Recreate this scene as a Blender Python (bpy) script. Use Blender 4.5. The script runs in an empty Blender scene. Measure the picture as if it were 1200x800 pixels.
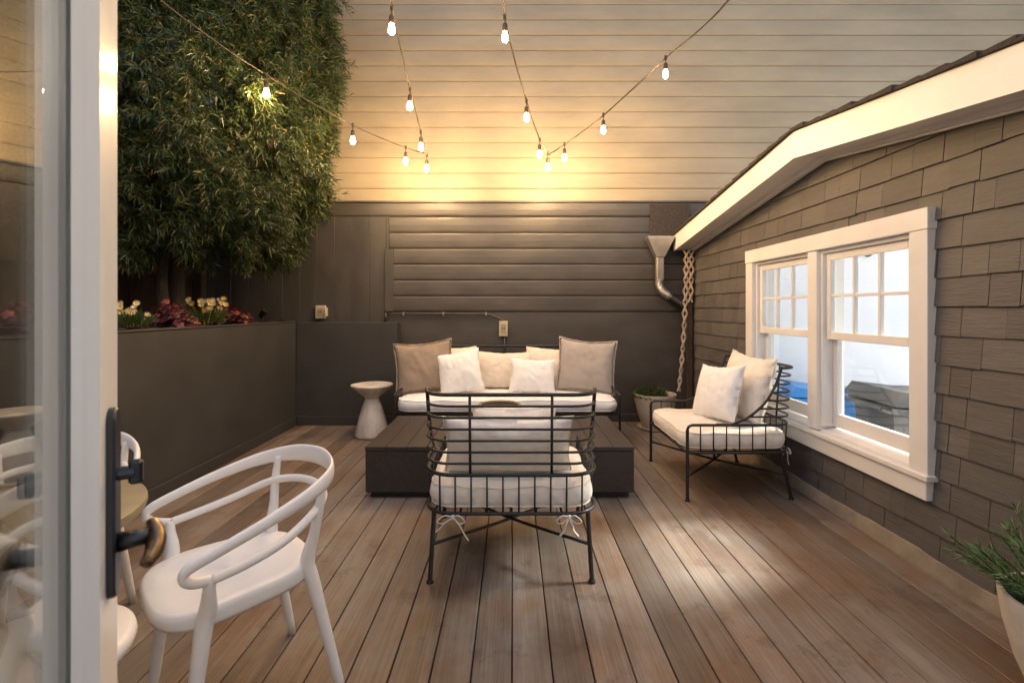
import bpy, math, random
import numpy as np
from mathutils import Vector, Matrix, noise as mnoise

R = math.radians
random.seed(7)
rng = np.random.default_rng(11)
S = bpy.context.scene
COL = S.collection

# ------------------------------------------------------------------ mesh helpers
class MB:
    """Collects shapes and links them as ONE mesh object."""
    def __init__(self):
        self.v = []; self.f = []
    def add(self, verts, faces):
        o = len(self.v)
        self.v.extend([tuple(p) for p in verts])
        self.f.extend([tuple(i + o for i in q) for q in faces])
        return self
    def box(self, x0, x1, y0, y1, z0, z1, b=0.0):
        if b <= 0:
            v = [(x0,y0,z0),(x1,y0,z0),(x1,y1,z0),(x0,y1,z0),(x0,y0,z1),(x1,y0,z1),(x1,y1,z1),(x0,y1,z1)]
            return self.add(v, [(0,3,2,1),(4,5,6,7),(0,1,5,4),(1,2,6,5),(2,3,7,6),(3,0,4,7)])
        v = []; idx = {}
        for ix, sx in enumerate((x0, x1)):
            for iy, sy in enumerate((y0, y1)):
                for iz, sz in enumerate((z0, z1)):
                    dx = b if ix == 0 else -b; dy = b if iy == 0 else -b; dz = b if iz == 0 else -b
                    idx[ix,iy,iz,0] = len(v); v.append((sx, sy+dy, sz+dz))
                    idx[ix,iy,iz,1] = len(v); v.append((sx+dx, sy, sz+dz))
                    idx[ix,iy,iz,2] = len(v); v.append((sx+dx, sy+dy, sz))
        I = idx; f = []
        for s in (0, 1):
            q = [I[s,0,0,0],I[s,1,0,0],I[s,1,1,0],I[s,0,1,0]]; f.append(q if s else q[::-1])
            q = [I[0,s,0,1],I[1,s,0,1],I[1,s,1,1],I[0,s,1,1]]; f.append(q[::-1] if s else q)
            q = [I[0,0,s,2],I[1,0,s,2],I[1,1,s,2],I[0,1,s,2]]; f.append(q if s else q[::-1])
        for a in (0, 1):
            for c in (0, 1):
                f.append([I[a,c,0,0],I[a,c,1,0],I[a,c,1,1],I[a,c,0,1]])
                f.append([I[a,0,c,0],I[a,1,c,0],I[a,1,c,2],I[a,0,c,2]])
                f.append([I[0,a,c,1],I[1,a,c,1],I[1,a,c,2],I[0,a,c,2]])
        for k in [(a,c,d) for a in (0,1) for c in (0,1) for d in (0,1)]:
            f.append([I[k+(0,)],I[k+(1,)],I[k+(2,)]])
        return self.add(v, f)
    def hexa(self, p):   # eight corners: bottom four, top four
        return self.add(p, [(0,3,2,1),(4,5,6,7),(0,1,5,4),(1,2,6,5),(2,3,7,6),(3,0,4,7)])
    def tube(self, pts, r, n=8, closed=False, cap=True, flat=1.0):
        P = [Vector(p) for p in pts]; m = len(P)
        rr = r if isinstance(r, (list, tuple)) else [r]*m
        T = []
        for i in range(m):
            a = P[(i-1) % m] if (closed or i > 0) else P[i]
            b = P[(i+1) % m] if (closed or i < m-1) else P[i]
            t = (b - a); T.append(t.normalized() if t.length > 1e-9 else Vector((0,0,1)))
        up = Vector((0,0,1)) if abs(T[0].z) < .95 else Vector((0,1,0))
        N = (up - T[0]*up.dot(T[0])).normalized()
        o = len(self.v)
        for i in range(m):
            N = N - T[i]*N.dot(T[i])
            N = N.normalized() if N.length > 1e-6 else T[i].orthogonal().normalized()
            B = T[i].cross(N)
            for k in range(n):
                a = 2*math.pi*k/n
                q = P[i] + (N*math.cos(a)*flat + B*math.sin(a))*rr[i]
                self.v.append(tuple(q))
        for i in range(m if closed else m-1):
            j = (i+1) % m
            for k in range(n):
                l = (k+1) % n
                self.f.append((o+i*n+k, o+i*n+l, o+j*n+l, o+j*n+k))
        if cap and not closed:
            self.f.append(tuple(o+k for k in range(n))[::-1])
            self.f.append(tuple(o+(m-1)*n+k for k in range(n)))
        return self
    def lathe(self, prof, c=(0,0,0), n=40, capb=True, capt=True):
        o = len(self.v)
        for r, z in prof:
            for k in range(n):
                a = 2*math.pi*k/n
                self.v.append((c[0]+r*math.cos(a), c[1]+r*math.sin(a), c[2]+z))
        for i in range(len(prof)-1):
            for k in range(n):
                l = (k+1) % n
                self.f.append((o+i*n+k, o+i*n+l, o+(i+1)*n+l, o+(i+1)*n+k))
        if capb: self.f.append(tuple(o+k for k in range(n))[::-1])
        if capt: self.f.append(tuple(o+(len(prof)-1)*n+k for k in range(n)))
        return self
    def build(self, name, mat, parent=None, smooth=False, auto=None):
        me = bpy.data.meshes.new(name)
        me.from_pydata(self.v, [], self.f)
        me.update()
        if smooth:
            me.polygons.foreach_set('use_smooth', [True]*len(me.polygons))
            if auto: me.set_sharp_from_angle(angle=R(auto))
        me.materials.append(mat)
        o = bpy.data.objects.new(name, me); COL.objects.link(o)
        if parent: o.parent = parent
        return o

def spline(pts, n=8, closed=False):
    """Catmull-Rom through pts."""
    P = [Vector(p) for p in pts]; m = len(P); out = []
    rngi = range(m) if closed else range(m-1)
    for i in rngi:
        p0 = P[(i-1) % m] if (closed or i > 0) else P[0]*2 - P[1]
        p1 = P[i]; p2 = P[(i+1) % m]
        p3 = P[(i+2) % m] if (closed or i < m-2) else P[-1]*2 - P[-2]
        for k in range(n):
            t = k/n
            out.append(0.5*((2*p1)+(p2-p0)*t+(2*p0-5*p1+4*p2-p3)*t*t+(3*p1-p0-3*p2+p3)*t**3))
    if not closed: out.append(P[-1])
    return out

def lerp_list(vals, n):
    out = []
    for i in range(len(vals)-1):
        for k in range(n): out.append(vals[i]+(vals[i+1]-vals[i])*k/n)
    out.append(vals[-1]); return out

def tag(o, label, cat, group=None, kind=None):
    o['label'] = label; o['category'] = cat
    if group: o['group'] = group
    if kind: o['kind'] = kind
    return o
def empty(name, loc, rz=0.0):
    o = bpy.data.objects.new(name, None); COL.objects.link(o)
    o.location = loc; o.rotation_euler = (0,0,rz); o.empty_display_size = .1
    return o
def structure(o):
    o['kind'] = 'structure'; return o
def copy_tree(o, parent=None):
    c = o.copy(); COL.objects.link(c); c.parent = parent
    for ch in list(o.children): copy_tree(ch, c)
    return c

# ------------------------------------------------------------------ material helpers
def new_mat(name):
    m = bpy.data.materials.new(name); m.use_nodes = True
    nt = m.node_tree; b = nt.nodes['Principled BSDF']
    return m, nt, b
def N(nt, t, **kw):
    n = nt.nodes.new(t)
    for k, v in kw.items():
        if k in n.inputs: n.inputs[k].default_value = v
        else: setattr(n, k, v)
    return n
def L(nt, a, b): nt.links.new(a, b)
def math_n(nt, op, a, b=None):
    n = nt.nodes.new('ShaderNodeMath'); n.operation = op
    for i, x in enumerate((a, b)):
        if x is None: continue
        if hasattr(x, 'node'): L(nt, x, n.inputs[i])
        else: n.inputs[i].default_value = x
    return n.outputs[0]
def mapping(nt, scale=(1,1,1), coord='Object', loc=(0,0,0), rot=(0,0,0)):
    tc = nt.nodes.new('ShaderNodeTexCoord'); mp = nt.nodes.new('ShaderNodeMapping')
    mp.inputs['Scale'].default_value = scale; mp.inputs['Location'].default_value = loc; mp.inputs['Rotation'].default_value = rot
    L(nt, tc.outputs[coord], mp.inputs[0]); return mp.outputs[0]
def noise_n(nt, vec, scale, detail=4, rough=.6):
    n = N(nt, 'ShaderNodeTexNoise', Scale=scale, Detail=detail, Roughness=rough)
    L(nt, vec, n.inputs['Vector']); return n.outputs[0]
def ramp(nt, fac, stops):
    n = nt.nodes.new('ShaderNodeValToRGB'); e = n.color_ramp.elements
    while len(e) < len(stops): e.new(.5)
    for i, (p, c) in enumerate(stops):
        e[i].position = p; e[i].color = (*c, 1) if len(c) == 3 else c
    L(nt, fac, n.inputs[0]); return n.outputs[0]
def mixc(nt, fac, a, b, mode='MIX'):
    n = nt.nodes.new('ShaderNodeMix'); n.data_type = 'RGBA'; n.blend_type = mode
    for s, x in ((n.inputs[0], fac), (n.inputs[6], a), (n.inputs[7], b)):
        if hasattr(x, 'node'): L(nt, x, s)
        else: s.default_value = x if not isinstance(x, tuple) else (*x, 1)
    return n.outputs[2]
def bump(nt, h, strength=.3, dist=.01):
    n = N(nt, 'ShaderNodeBump', Strength=strength, Distance=dist)
    L(nt, h, n.inputs['Height']); return n.outputs[0]

def paint(name, c, rough=.5, var=.25, scale=3, bstr=.15, bscale=(60,60,60), bdist=.002, stretch=(1,1,1), island=0.0, spec=.5):
    m, nt, b = new_mat(name)
    v = mapping(nt, stretch)
    n1 = noise_n(nt, v, scale, 6, .65)
    lo = tuple(x*(1-var) for x in c); hi = tuple(min(1, x*(1+var)) for x in c)
    col = ramp(nt, n1, [(.3, lo), (.7, hi)])
    if island > 0:
        g = nt.nodes.new('ShaderNodeNewGeometry')
        k = ramp(nt, g.outputs['Random Per Island'], [(0, (1-island,)*3), (1, (1+island,)*3)])
        col = mixc(nt, 1.0, col, k, 'MULTIPLY')
    L(nt, col, b.inputs['Base Color'])
    r = N(nt, 'ShaderNodeMapRange'); r.inputs['To Min'].default_value = max(.05, rough-.12); r.inputs['To Max'].default_value = min(1, rough+.12)
    L(nt, n1, r.inputs[0]); L(nt, r.outputs[0], b.inputs['Roughness'])
    b.inputs['Specular IOR Level'].default_value = spec
    n2 = noise_n(nt, mapping(nt, bscale), 1, 3)
    L(nt, bump(nt, n2, bstr, bdist), b.inputs['Normal'])
    return m

def fabric(name, c, var=.06, weave=900, wr=.35):
    m, nt, b = new_mat(name)
    v = mapping(nt)
    n1 = noise_n(nt, v, 7, 5)
    L(nt, ramp(nt, n1, [(.3, tuple(x*(1-var) for x in c)), (.7, tuple(min(1,x*(1+var)) for x in c))]), b.inputs['Base Color'])
    b.inputs['Roughness'].default_value = .9
    b.inputs['Specular IOR Level'].default_value = .2
    b.inputs['Sheen Weight'].default_value = .15
    w1 = N(nt, 'ShaderNodeTexWave', Scale=weave/20); w1.bands_direction = 'X'
    w2 = N(nt, 'ShaderNodeTexWave', Scale=weave/20); w2.bands_direction = 'Z'
    L(nt, v, w1.inputs[0]); L(nt, v, w2.inputs[0])
    wsum = math_n(nt, 'ADD', w1.outputs[1], w2.outputs[1])
    n3 = noise_n(nt, v, 8, 2, .5)
    b1 = bump(nt, n3, wr, .03)
    b2 = N(nt, 'ShaderNodeBump', Strength=.12, Distance=.0012)
    L(nt, wsum, b2.inputs['Height']); L(nt, b1, b2.inputs['Normal'])
    L(nt, b2.outputs[0], b.inputs['Normal'])
    return m

def plain(name, c, rough=.5, metal=0.0, spec=.5, var=.12):
    m, nt, b = new_mat(name)
    n1 = noise_n(nt, mapping(nt), 14, 4)
    L(nt, ramp(nt, n1, [(.3, tuple(x*(1-var) for x in c)), (.7, tuple(min(1,x*(1+var)) for x in c))]), b.inputs['Base Color'])
    b.inputs['Roughness'].default_value = rough; b.inputs['Metallic'].default_value = metal
    b.inputs['Specular IOR Level'].default_value = spec
    return m

def thin_glass(name, tint=(.97,.985,.98), dirt=0.0):
    m = bpy.data.materials.new(name); m.use_nodes = True; nt = m.node_tree
    nt.nodes.clear()
    out = nt.nodes.new('ShaderNodeOutputMaterial')
    tr = nt.nodes.new('ShaderNodeBsdfTransparent'); tr.inputs[0].default_value = (*tint, 1)
    gl = nt.nodes.new('ShaderNodeBsdfGlossy'); gl.inputs['Roughness'].default_value = 0.0
    g = nt.nodes.new('ShaderNodeNewGeometry')
    mr = N(nt, 'ShaderNodeMapRange'); mr.inputs['To Min'].default_value = 1.5; mr.inputs['To Max'].default_value = 1/1.5
    L(nt, g.outputs['Backfacing'], mr.inputs[0])
    fr = nt.nodes.new('ShaderNodeFresnel'); L(nt, mr.outputs[0], fr.inputs[0])
    mx = nt.nodes.new('ShaderNodeMixShader')
    L(nt, fr.outputs[0], mx.inputs[0]); L(nt, tr.outputs[0], mx.inputs[1]); L(nt, gl.outputs[0], mx.inputs[2])
    L(nt, mx.outputs[0], out.inputs[0])
    return m

def leaf_mat(name, stops, rough=.45, trans=.25):
    m, nt, b = new_mat(name)
    g = nt.nodes.new('ShaderNodeNewGeometry')
    col = ramp(nt, g.outputs['Random Per Island'], stops)
    L(nt, col, b.inputs['Base Color'])
    b.inputs['Roughness'].default_value = rough
    b.inputs['Specular IOR Level'].default_value = .4
    tl = nt.nodes.new('ShaderNodeBsdfTranslucent'); L(nt, col, tl.inputs[0])
    mx = nt.nodes.new('ShaderNodeMixShader'); mx.inputs[0].default_value = trans
    L(nt, b.outputs[0], mx.inputs[1]); L(nt, tl.outputs[0], mx.inputs[2])
    L(nt, mx.outputs[0], nt.nodes['Material Output'].inputs[0])
    return m

PITCH = .1432
def deck_mat():
    m, nt, b = new_mat('deck wood')
    tc = nt.nodes.new('ShaderNodeTexCoord'); sp = nt.nodes.new('ShaderNodeSeparateXYZ'); L(nt, tc.outputs['Object'], sp.inputs[0])
    bi = math_n(nt, 'FLOOR', math_n(nt, 'DIVIDE', sp.outputs[0], PITCH))
    wn = nt.nodes.new('ShaderNodeTexWhiteNoise'); wn.noise_dimensions = '1D'; L(nt, bi, wn.inputs['W'])
    cb = nt.nodes.new('ShaderNodeCombineXYZ')
    L(nt, sp.outputs[0], cb.inputs[0]); L(nt, math_n(nt, 'ADD', sp.outputs[1], math_n(nt, 'MULTIPLY', wn.outputs[0], 40)), cb.inputs[1]); L(nt, math_n(nt, 'MULTIPLY', bi, 3.7), cb.inputs[2])
    mp = N(nt, 'ShaderNodeMapping'); mp.inputs['Scale'].default_value = (130, 2.2, 1); L(nt, cb.outputs[0], mp.inputs[0])
    grain = noise_n(nt, mp.outputs[0], 1, 8, .75)
    mp2 = N(nt, 'ShaderNodeMapping'); mp2.inputs['Scale'].default_value = (14, .8, 1); L(nt, cb.outputs[0], mp2.inputs[0])
    big = noise_n(nt, mp2.outputs[0], 1, 5, .6)
    worn = noise_n(nt, mapping(nt, (1.2, .8, 1)), 1.3, 6, .7)
    base = ramp(nt, grain, [(.25, (.095,.050,.026)), (.5, (.172,.098,.054)), (.75, (.255,.158,.095))])
    grey = ramp(nt, grain, [(.25, (.150,.128,.106)), (.75, (.318,.283,.242))])
    col = mixc(nt, ramp(nt, worn, [(.36, (.05,.05,.05)), (.60, (.95,.95,.95))]), base, grey)
    tone = ramp(nt, wn.outputs[0], [(0, (.70,.69,.68)), (1, (1.22,1.20,1.18))])
    col = mixc(nt, 1.0, col, tone, 'MULTIPLY')
    col = mixc(nt, .55, col, ramp(nt, big, [(.3, (.6,.58,.56)), (.7, (1.15,1.15,1.15))]), 'MULTIPLY')
    spots = noise_n(nt, mapping(nt, (1,1,1)), 2.6, 8, .75)
    col = mixc(nt, ramp(nt, spots, [(.56, (0,0,0)), (.60, (.6,.6,.6))]), col, mixc(nt, 1.0, col, (.62,.58,.55), 'MULTIPLY'))
    L(nt, col, b.inputs['Base Color'])
    L(nt, ramp(nt, worn, [(.3, (.42,)*3), (.7, (.58,)*3)]), b.inputs['Roughness'])
    b.inputs['Specular IOR Level'].default_value = .4
    L(nt, bump(nt, grain, .35, .003), b.inputs['Normal'])
    return m

M = {}
M['deck'] = deck_mat()
M['under'] = plain('dark underside', (.012,.01,.009), .9)
M['cream'] = paint('cream siding paint', (.31,.26,.180), .55, .14, 1.2, .2, (3,60,60), .002, (1,1,3))
M['charcoal'] = paint('charcoal wall paint', (.058,.053,.050), .38, .22, 2.2, .35, (4,40,90), .003, (1,1,2.5))
M['charcoal_v'] = paint('charcoal upright boards', (.053,.049,.046), .45, .25, 2.2, .5, (70,40,4), .004, (2.5,1,1))
M['planter'] = paint('charcoal planter paint', (.042,.040,.039), .5, .16, 3, .35, (18,18,18), .004)
M['shingle'] = paint('taupe shingle paint', (.110,.100,.093), .6, .18, 5, .8, (20,14,170), .004, (1,1.2,9), island=.16)
M['white'] = paint('white trim paint', (.78,.755,.725), .38, .05, 4, .15, (30,30,30), .002)
M['doorwhite'] = paint('white door paint', (.84,.835,.83), .22, .03, 4, .12, (40,40,10), .002)
M['roof'] = paint('brown roof shingle', (.045,.034,.027), .9, .5, 30, .8, (120,120,120), .006)
M['concrete'] = paint('concrete footing', (.30,.25,.19), .9, .35, 4, .6, (40,40,40), .006)
M['iron'] = paint('black iron', (.014,.013,.012), .42, .3, 8, .25, (120,120,120), .001)
M['cushion'] = fabric('cream cushion', (.80,.745,.66), wr=.8)
M['whitecloth'] = fabric('white cushion', (.85,.84,.82), wr=.5)
M['creamcloth'] = fabric('cream pillow', (.76,.68,.57), wr=.7)
M['taupe'] = fabric('taupe linen', (.30,.235,.18), .12, 700)
M['greycloth'] = fabric('grey linen', (.40,.36,.325), .10, 700)
M['tie'] = fabric('cotton tie', (.72,.68,.62))
M['tabledark'] = paint('dark brown table', (.040,.030,.025), .5, .25, 6, .5, (70,5,70), .003, (6,1,6))
M['plastic'] = plain('white plastic', (.80,.785,.76), .38, var=.02)
M['stone'] = paint('white stone', (.62,.57,.50), .65, .30, 7, .5, (9,9,2), .006, (1,1,.35))
M['bistro'] = paint('olive table top', (.26,.22,.135), .45, .12, 14, .3, (160,160,160), .001)
M['pot'] = paint('cream stone pot', (.52,.45,.36), .6, .2, 11, .5, (50,50,50), .003)
M['potwhite'] = paint('pale glazed pot', (.58,.54,.48), .45, .16, 11, .5, (70,70,70), .003)
M['soil'] = paint('dark soil', (.030,.020,.014), .95, .5, 30, 1, (60,60,60), .02)
M['bark'] = paint('tree bark', (.065,.045,.032), .9, .4, 8, 1, (25,25,6), .02, (1,1,.3))
M['fencewood'] = paint('brown fence wood', (.075,.045,.028), .8, .4, 4, .8, (40,40,5), .005, (3,3,.6))
M['galv'] = plain('galvanised metal', (.42,.40,.37), .42, .85)
M['black'] = plain('black plastic', (.012,.012,.012), .5)
M['rawlath'] = paint('pale lattice wood', (.55,.45,.35), .7, .15, 8)
M['beige'] = plain('beige plastic', (.45,.40,.31), .5)
M['conduit'] = plain('dark conduit', (.040,.034,.030), .4)
M['bronze'] = plain('bronze handle', (.17,.115,.065), .28, 1.0)
M['steel'] = plain('dark steel handle', (.055,.060,.070), .32, .9)
M['bluebin'] = plain('blue plastic', (.06,.33,.80), .4)
M['greybin'] = plain('dark grey plastic', (.075,.075,.075), .45)
M['whitewall'] = paint('white passage wall', (.92,.92,.92), .6, .03, 2, .2, (4,4,60), .002)
M['whitepath'] = paint('pale bounce path', (.82,.82,.81), .85, .06, 3)
M['ground'] = paint('grey ground', (.28,.26,.24), .9, .2, 3)
M['housewall'] = paint('pale house stucco', (.72,.70,.67), .8, .06, 3)
M['glass'] = thin_glass('window glass')
M['doorglass'] = thin_glass('door glass')
M['cord'] = plain('string light cord', (.030,.020,.013), .7)
M['water'] = plain('dark green bowl filling', (.035,.032,.018), .9, 0.0, .1)
M['bowl'] = paint('taupe stone bowl', (.26,.20,.15), .7, .2, 12)
M['leaf'] = leaf_mat('tree leaf', [(0, (.007,.016,.005)), (.4, (.019,.040,.009)), (.75, (.044,.074,.017)), (.93, (.09,.105,.028)), (1, (.16,.075,.03))], .42, .22)
M['rosemary'] = leaf_mat('rosemary leaf', [(0, (.05,.10,.03)), (.6, (.14,.25,.09)), (1, (.26,.36,.17))], .5, .25)
M['herb'] = leaf_mat('small leaf', [(0, (.02,.04,.01)), (1, (.07,.12,.03))], .5, .25)
M['redleaf'] = leaf_mat('red leaf', [(0, (.015,.003,.004)), (.5, (.075,.009,.010)), (.8, (.18,.025,.02)), (1, (.40,.11,.07))], .45, .2)
M['petal'] = leaf_mat('yellow petal', [(0, (.70,.45,.07)), (.45, (.78,.60,.18)), (.7,(.80,.72,.48)), (1, (.84,.82,.74))], .6, .3)
def bulb_mat():
    m = bpy.data.materials.new('lit bulb'); m.use_nodes = True; nt = m.node_tree; nt.nodes.clear()
    o = nt.nodes.new('ShaderNodeOutputMaterial'); e = nt.nodes.new('ShaderNodeEmission')
    e.inputs[0].default_value = (1, .63, .29, 1); e.inputs[1].default_value = 345
    L(nt, e.outputs[0], o.inputs[0]); return m
M['bulb'] = bulb_mat()

# ------------------------------------------------------------------ camera, world, sun
CH = 1.28
cd = bpy.data.cameras.new('camera'); cam = bpy.data.objects.new('camera', cd); COL.objects.link(cam)
cam.location = (0, 0, CH); cam.rotation_euler = (R(90), 0, 0)
cd.sensor_width = 36; cd.lens = 567/1200*36; cd.shift_y = -38/1200; cd.clip_start = .02; cd.clip_end = 500
cd.dof.use_dof = True; cd.dof.focus_distance = 3.6; cd.dof.aperture_fstop = 6.3
S.camera = cam

SUN_EL, SUN_AZ = R(36), R(14)          # towards +X, slightly +Y
sdir = Vector((math.cos(SUN_EL)*math.cos(SUN_AZ), math.cos(SUN_EL)*math.sin(SUN_AZ), math.sin(SUN_EL)))
sl = bpy.data.lights.new('sun', 'SUN'); so = bpy.data.objects.new('sun', sl); COL.objects.link(so)
sl.energy = 5.0; sl.angle = R(11); sl.color = (1, .98, .96)
so.rotation_euler = (-sdir).to_track_quat('-Z', 'Y').to_euler()
so.location = sdir*20
w = bpy.data.worlds.new('World'); S.world = w; w.use_nodes = True
wt = w.node_tree; bg = wt.nodes['Background']
sky = wt.nodes.new('ShaderNodeTexSky'); sky.sky_type = 'NISHITA'; sky.sun_disc = False
sky.sun_elevation = SUN_EL; sky.sun_rotation = R(90) - SUN_AZ
sky.air_density = 1.2; sky.dust_density = 3.0
hs_ = wt.nodes.new('ShaderNodeHueSaturation'); hs_.inputs['Saturation'].default_value = 1.0
L(wt, sky.outputs[0], hs_.inputs['Color']); L(wt, hs_.outputs[0], bg.inputs[0]); bg.inputs[1].default_value = .15

# ------------------------------------------------------------------ setting: ground and deck
g = MB(); g.box(-60, 60, -40, 80, -.62, -.47); structure(g.build('ground', M['ground']))
XL, XR, YB = -2.385, 2.03, 5.52       # planter face, shed wall face, back wall face
d = MB(); i0 = -17
for i in range(i0, 15):
    x0 = i*PITCH + .0025; x1 = (i+1)*PITCH - .0025
    x0 = max(x0, XL-.05); x1 = min(x1, XR+.03)
    if x1 - x0 < .01: continue
    d.box(x0, x1, -.35, YB-.012, -.025, 0, .0025)
structure(d.build('deck', M['deck']))
u = MB(); u.box(-2.6, 2.25, -.4, 5.6, -.44, -.07); structure(u.build('deck_floor_base', M['under']))

# house behind the camera: a wall with the doorway the camera stands in
h = MB()
h.box(-6, -.40, -.42, -.22, -.45, 3.35); h.box(.75, 2.6, -.42, -.22, -.45, 3.35); h.box(-.40, .75, -.42, -.22, 2.25, 3.35)
structure(h.build('house_wall', M['housewall']))
fl = MB(); fl.box(-6, 3, -5, -.36, -.44, -.03); structure(fl.build('house_floor', M['bistro']))

# ------------------------------------------------------------------ boarded walls
def siding(mb, x0, x1, y, z0, z1, e, depth=.014, groove=.012):
    """Horizontal boards facing -Y with a routed channel between them; slightly cupped faces."""
    z = z0
    while z < z1 - .01:
        zt = min(z + e, z1)
        j = random.uniform(-.0015, .0015)
        prof = [(y+depth, z), (y+depth, z+groove*.3), (y+.002+j, z+groove), (y-.0005+j, z+groove+.02), (y-.002+j, (z+zt)/2), (y+j, zt-.02), (y+.003+j, zt-.003), (y+depth, zt)]
        n = len(prof); o = len(mb.v)
        segs = [x0, x1]
        for x in segs:
            for (py, pz) in prof: mb.v.append((x, py, pz))
        for k in range(n-1):
            mb.f.append((o+k, o+n+k, o+n+k+1, o+k+1))
        mb.f.append(tuple(o+k for k in range(n))); mb.f.append(tuple(o+n+k for k in range(n))[::-1])
        z = zt

nb = empty('neighbour_house', (0, 5.6, 2.5))
tag(nb, 'tall cream lap sided house wall glowing above the charcoal wall', 'house', kind='thing')
mb = MB(); siding(mb, -8, 8, 5.60, 2.49, 8.2, .1775)
o = mb.build('siding', M['cream'], nb); o.matrix_parent_inverse = Matrix.Translation((0,-5.6,-2.5))
mb = MB(); mb.box(-8, 8, 5.615, 6.2, 2.3, 8.2)
o = mb.build('wall', M['cream'], nb); o.matrix_parent_inverse = Matrix.Translation((0,-5.6,-2.5))

def group_at_origin(name, label, cat, group=None):
    o = empty(name, (0,0,0)); tag(o, label, cat, group, 'thing'); return o

bw = group_at_origin('back_wall', 'charcoal painted board wall behind the sofa with horizontal siding', 'wall')
mb = MB(); siding(mb, -1.40, 2.3, YB, 1.247, 2.33, .1797)
siding(mb, -3.6, 2.3, YB-.004, 2.332, 2.49, .1797)
mb.build('siding', M['charcoal'], bw)
mb = MB()
mb.box(-3.6, 2.3, YB-.016, 5.63, 2.491, 2.512, .003)
mb.build('cap', M['charcoal'], bw)
mb = MB(); x = -3.6; 
while x < -1.42:
    x1 = min(x+.197, -1.404)
    mb.box(x+.0015, x1-.0015, YB-.002+random.uniform(-.002,.002), 5.6, -.02, 2.329, .0015); x += .197
mb.build('upright_board', M['charcoal_v'], bw)
mb = MB(); mb.box(-1.45, -1.352, YB-.018, YB-.001, 1.25, 1.962, .003); mb.build('trim', M['charcoal_v'], bw)
mb = MB(); mb.box(-1.403, 2.3, YB+.004, 5.6, -.02, 1.243, .002); mb.build('lower_panel', M['charcoal'], bw)
mb = MB(); mb.box(-1.26, 2.03, YB-.016, YB+.003, .001, .085, .003); mb.build('baseboard', M['charcoal_v'], bw)
mb = MB(); mb.box(-3.6, 2.3, 5.602, 5.612, -.1, 2.49); mb.build('backing', M['under'], bw)
mb = MB(); mb.box(1.57, 2.02, YB-.020, YB-.006, 2.10, 2.475, .004)
tag(mb.build('flashing_panel', M['roof']), 'dark rough roofing felt panel on back wall above the rain hopper', 'flashing')

# ------------------------------------------------------------------ raised planter on the left
pl = group_at_origin('raised_planter', 'long charcoal raised planter wall along the deck holding flowers and the tree', 'planter')
TOPZ = 1.135
mb = MB(); mb.box(XL-.14, XL, -.2, 5.34, -.02, TOPZ, .006); mb.build('side_wall', M['planter'], pl)
mb = MB(); mb.box(XL+.001, -1.27, 5.34, YB-.005, -.02, TOPZ-.002, .006); mb.build('return_wall', M['planter'], pl)
mb = MB()
mb.box(XL+.001, XL+.016, -.2, 5.322, .001, .095, .003); mb.box(XL+.017, -1.268, 5.322, 5.338, .001, .1, .003)
mb.build('baseboard', M['planter'], pl)
mb = MB(); mb.box(XL-.018, XL+.006, -.2, 5.334, TOPZ+.001, TOPZ+.014, .002); mb.build('cap', M['charcoal_v'], pl)
# bumpy soil
mb = MB(); nx, ny = 26, 110; X0, X1, Y0, Y1 = -3.5, XL-.13, -.2, 5.5
for j in range(ny+1):
    for i in range(nx+1):
        x = X0+(X1-X0)*i/nx; y = Y0+(Y1-Y0)*j/ny
        mb.v.append((x, y, TOPZ-.03+.05*mnoise.fractal(Vector((x*5, y*5, 0)), 1, 2, 4)+.03))
for j in range(ny):
    for i in range(nx):
        a = j*(nx+1)+i; mb.f.append((a, a+1, a+nx+2, a+nx+1))
mb.build('soil', M['soil'], pl, True)

# wooden fence at the far side of the planter
fe = group_at_origin('wooden_fence', 'weathered brown board fence standing in shade behind the planter', 'fence')
mb = MB(); y = -.2
while y < 5.48:
    mb.box(-3.60, -3.57+random.uniform(-.004,.004), y+.003, min(y+.145, 5.49), TOPZ-.4, 2.45+random.uniform(-.01,.01), .003); y += .148
mb.build('boards', M['fencewood'], fe)
mb = MB(); mb.box(-3.569, -3.53, -.2, 5.40, 1.62, 1.71, .004); mb.build('rail', M['fencewood'], fe)
mb = MB(); mb.box(-3.566, -3.47, 5.40, 5.495, TOPZ-.4, 2.5, .005); mb.build('post', M['fencewood'], fe)

# ------------------------------------------------------------------ tree
tr = empty('evergreen_tree', (-3.05, 4.35, TOPZ))
tag(tr, 'large dense evergreen tree with drooping narrow leaves over the planter', 'tree')
inv = Matrix.Translation((3.05, -4.35, -TOPZ))
mb = MB()
def limb(pts, r0, r1, n=10):
    s = spline(pts, 6); mb.tube(s, [r0+(r1-r0)*i/(len(s)-1) for i in range(len(s))], n)
limb([(-3.0,4.35,1.0),(-3.02,4.36,1.7),(-2.95,4.4,2.4),(-3.05,4.45,3.4),(-3.0,4.5,5.0)], .075, .03)
limb([(-3.22,4.55,1.0),(-3.25,4.5,1.6),(-3.3,4.5,2.5),(-3.5,4.5,4.2)], .055, .02)
limb([(-2.92,4.1,1.05),(-2.96,4.1,1.6),(-2.8,4.1,2.3),(-2.5,4.3,3.4)], .05, .018)
limb([(-3.15,3.7,1.05),(-3.18,3.75,1.7),(-3.1,3.7,2.6),(-3.0,3.6,4.0)], .06, .02)
for k in range(34):
    z = random.uniform(1.9, 4.8); a = random.uniform(-2.2, .9); l = random.uniform(.6, 1.2)
    p = Vector((-3.0+random.uniform(-.1,.1), 4.3+random.uniform(-.3,.3), z))
    e = p + Vector((math.cos(a)*l, math.sin(a)*l*.8, random.uniform(.05,.35)))
    limb([p, (p+e)/2+Vector((0,0,.12)), e], .018, .004, 6)
o = mb.build('trunk', M['bark'], tr, True); o.matrix_parent_inverse = inv

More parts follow.
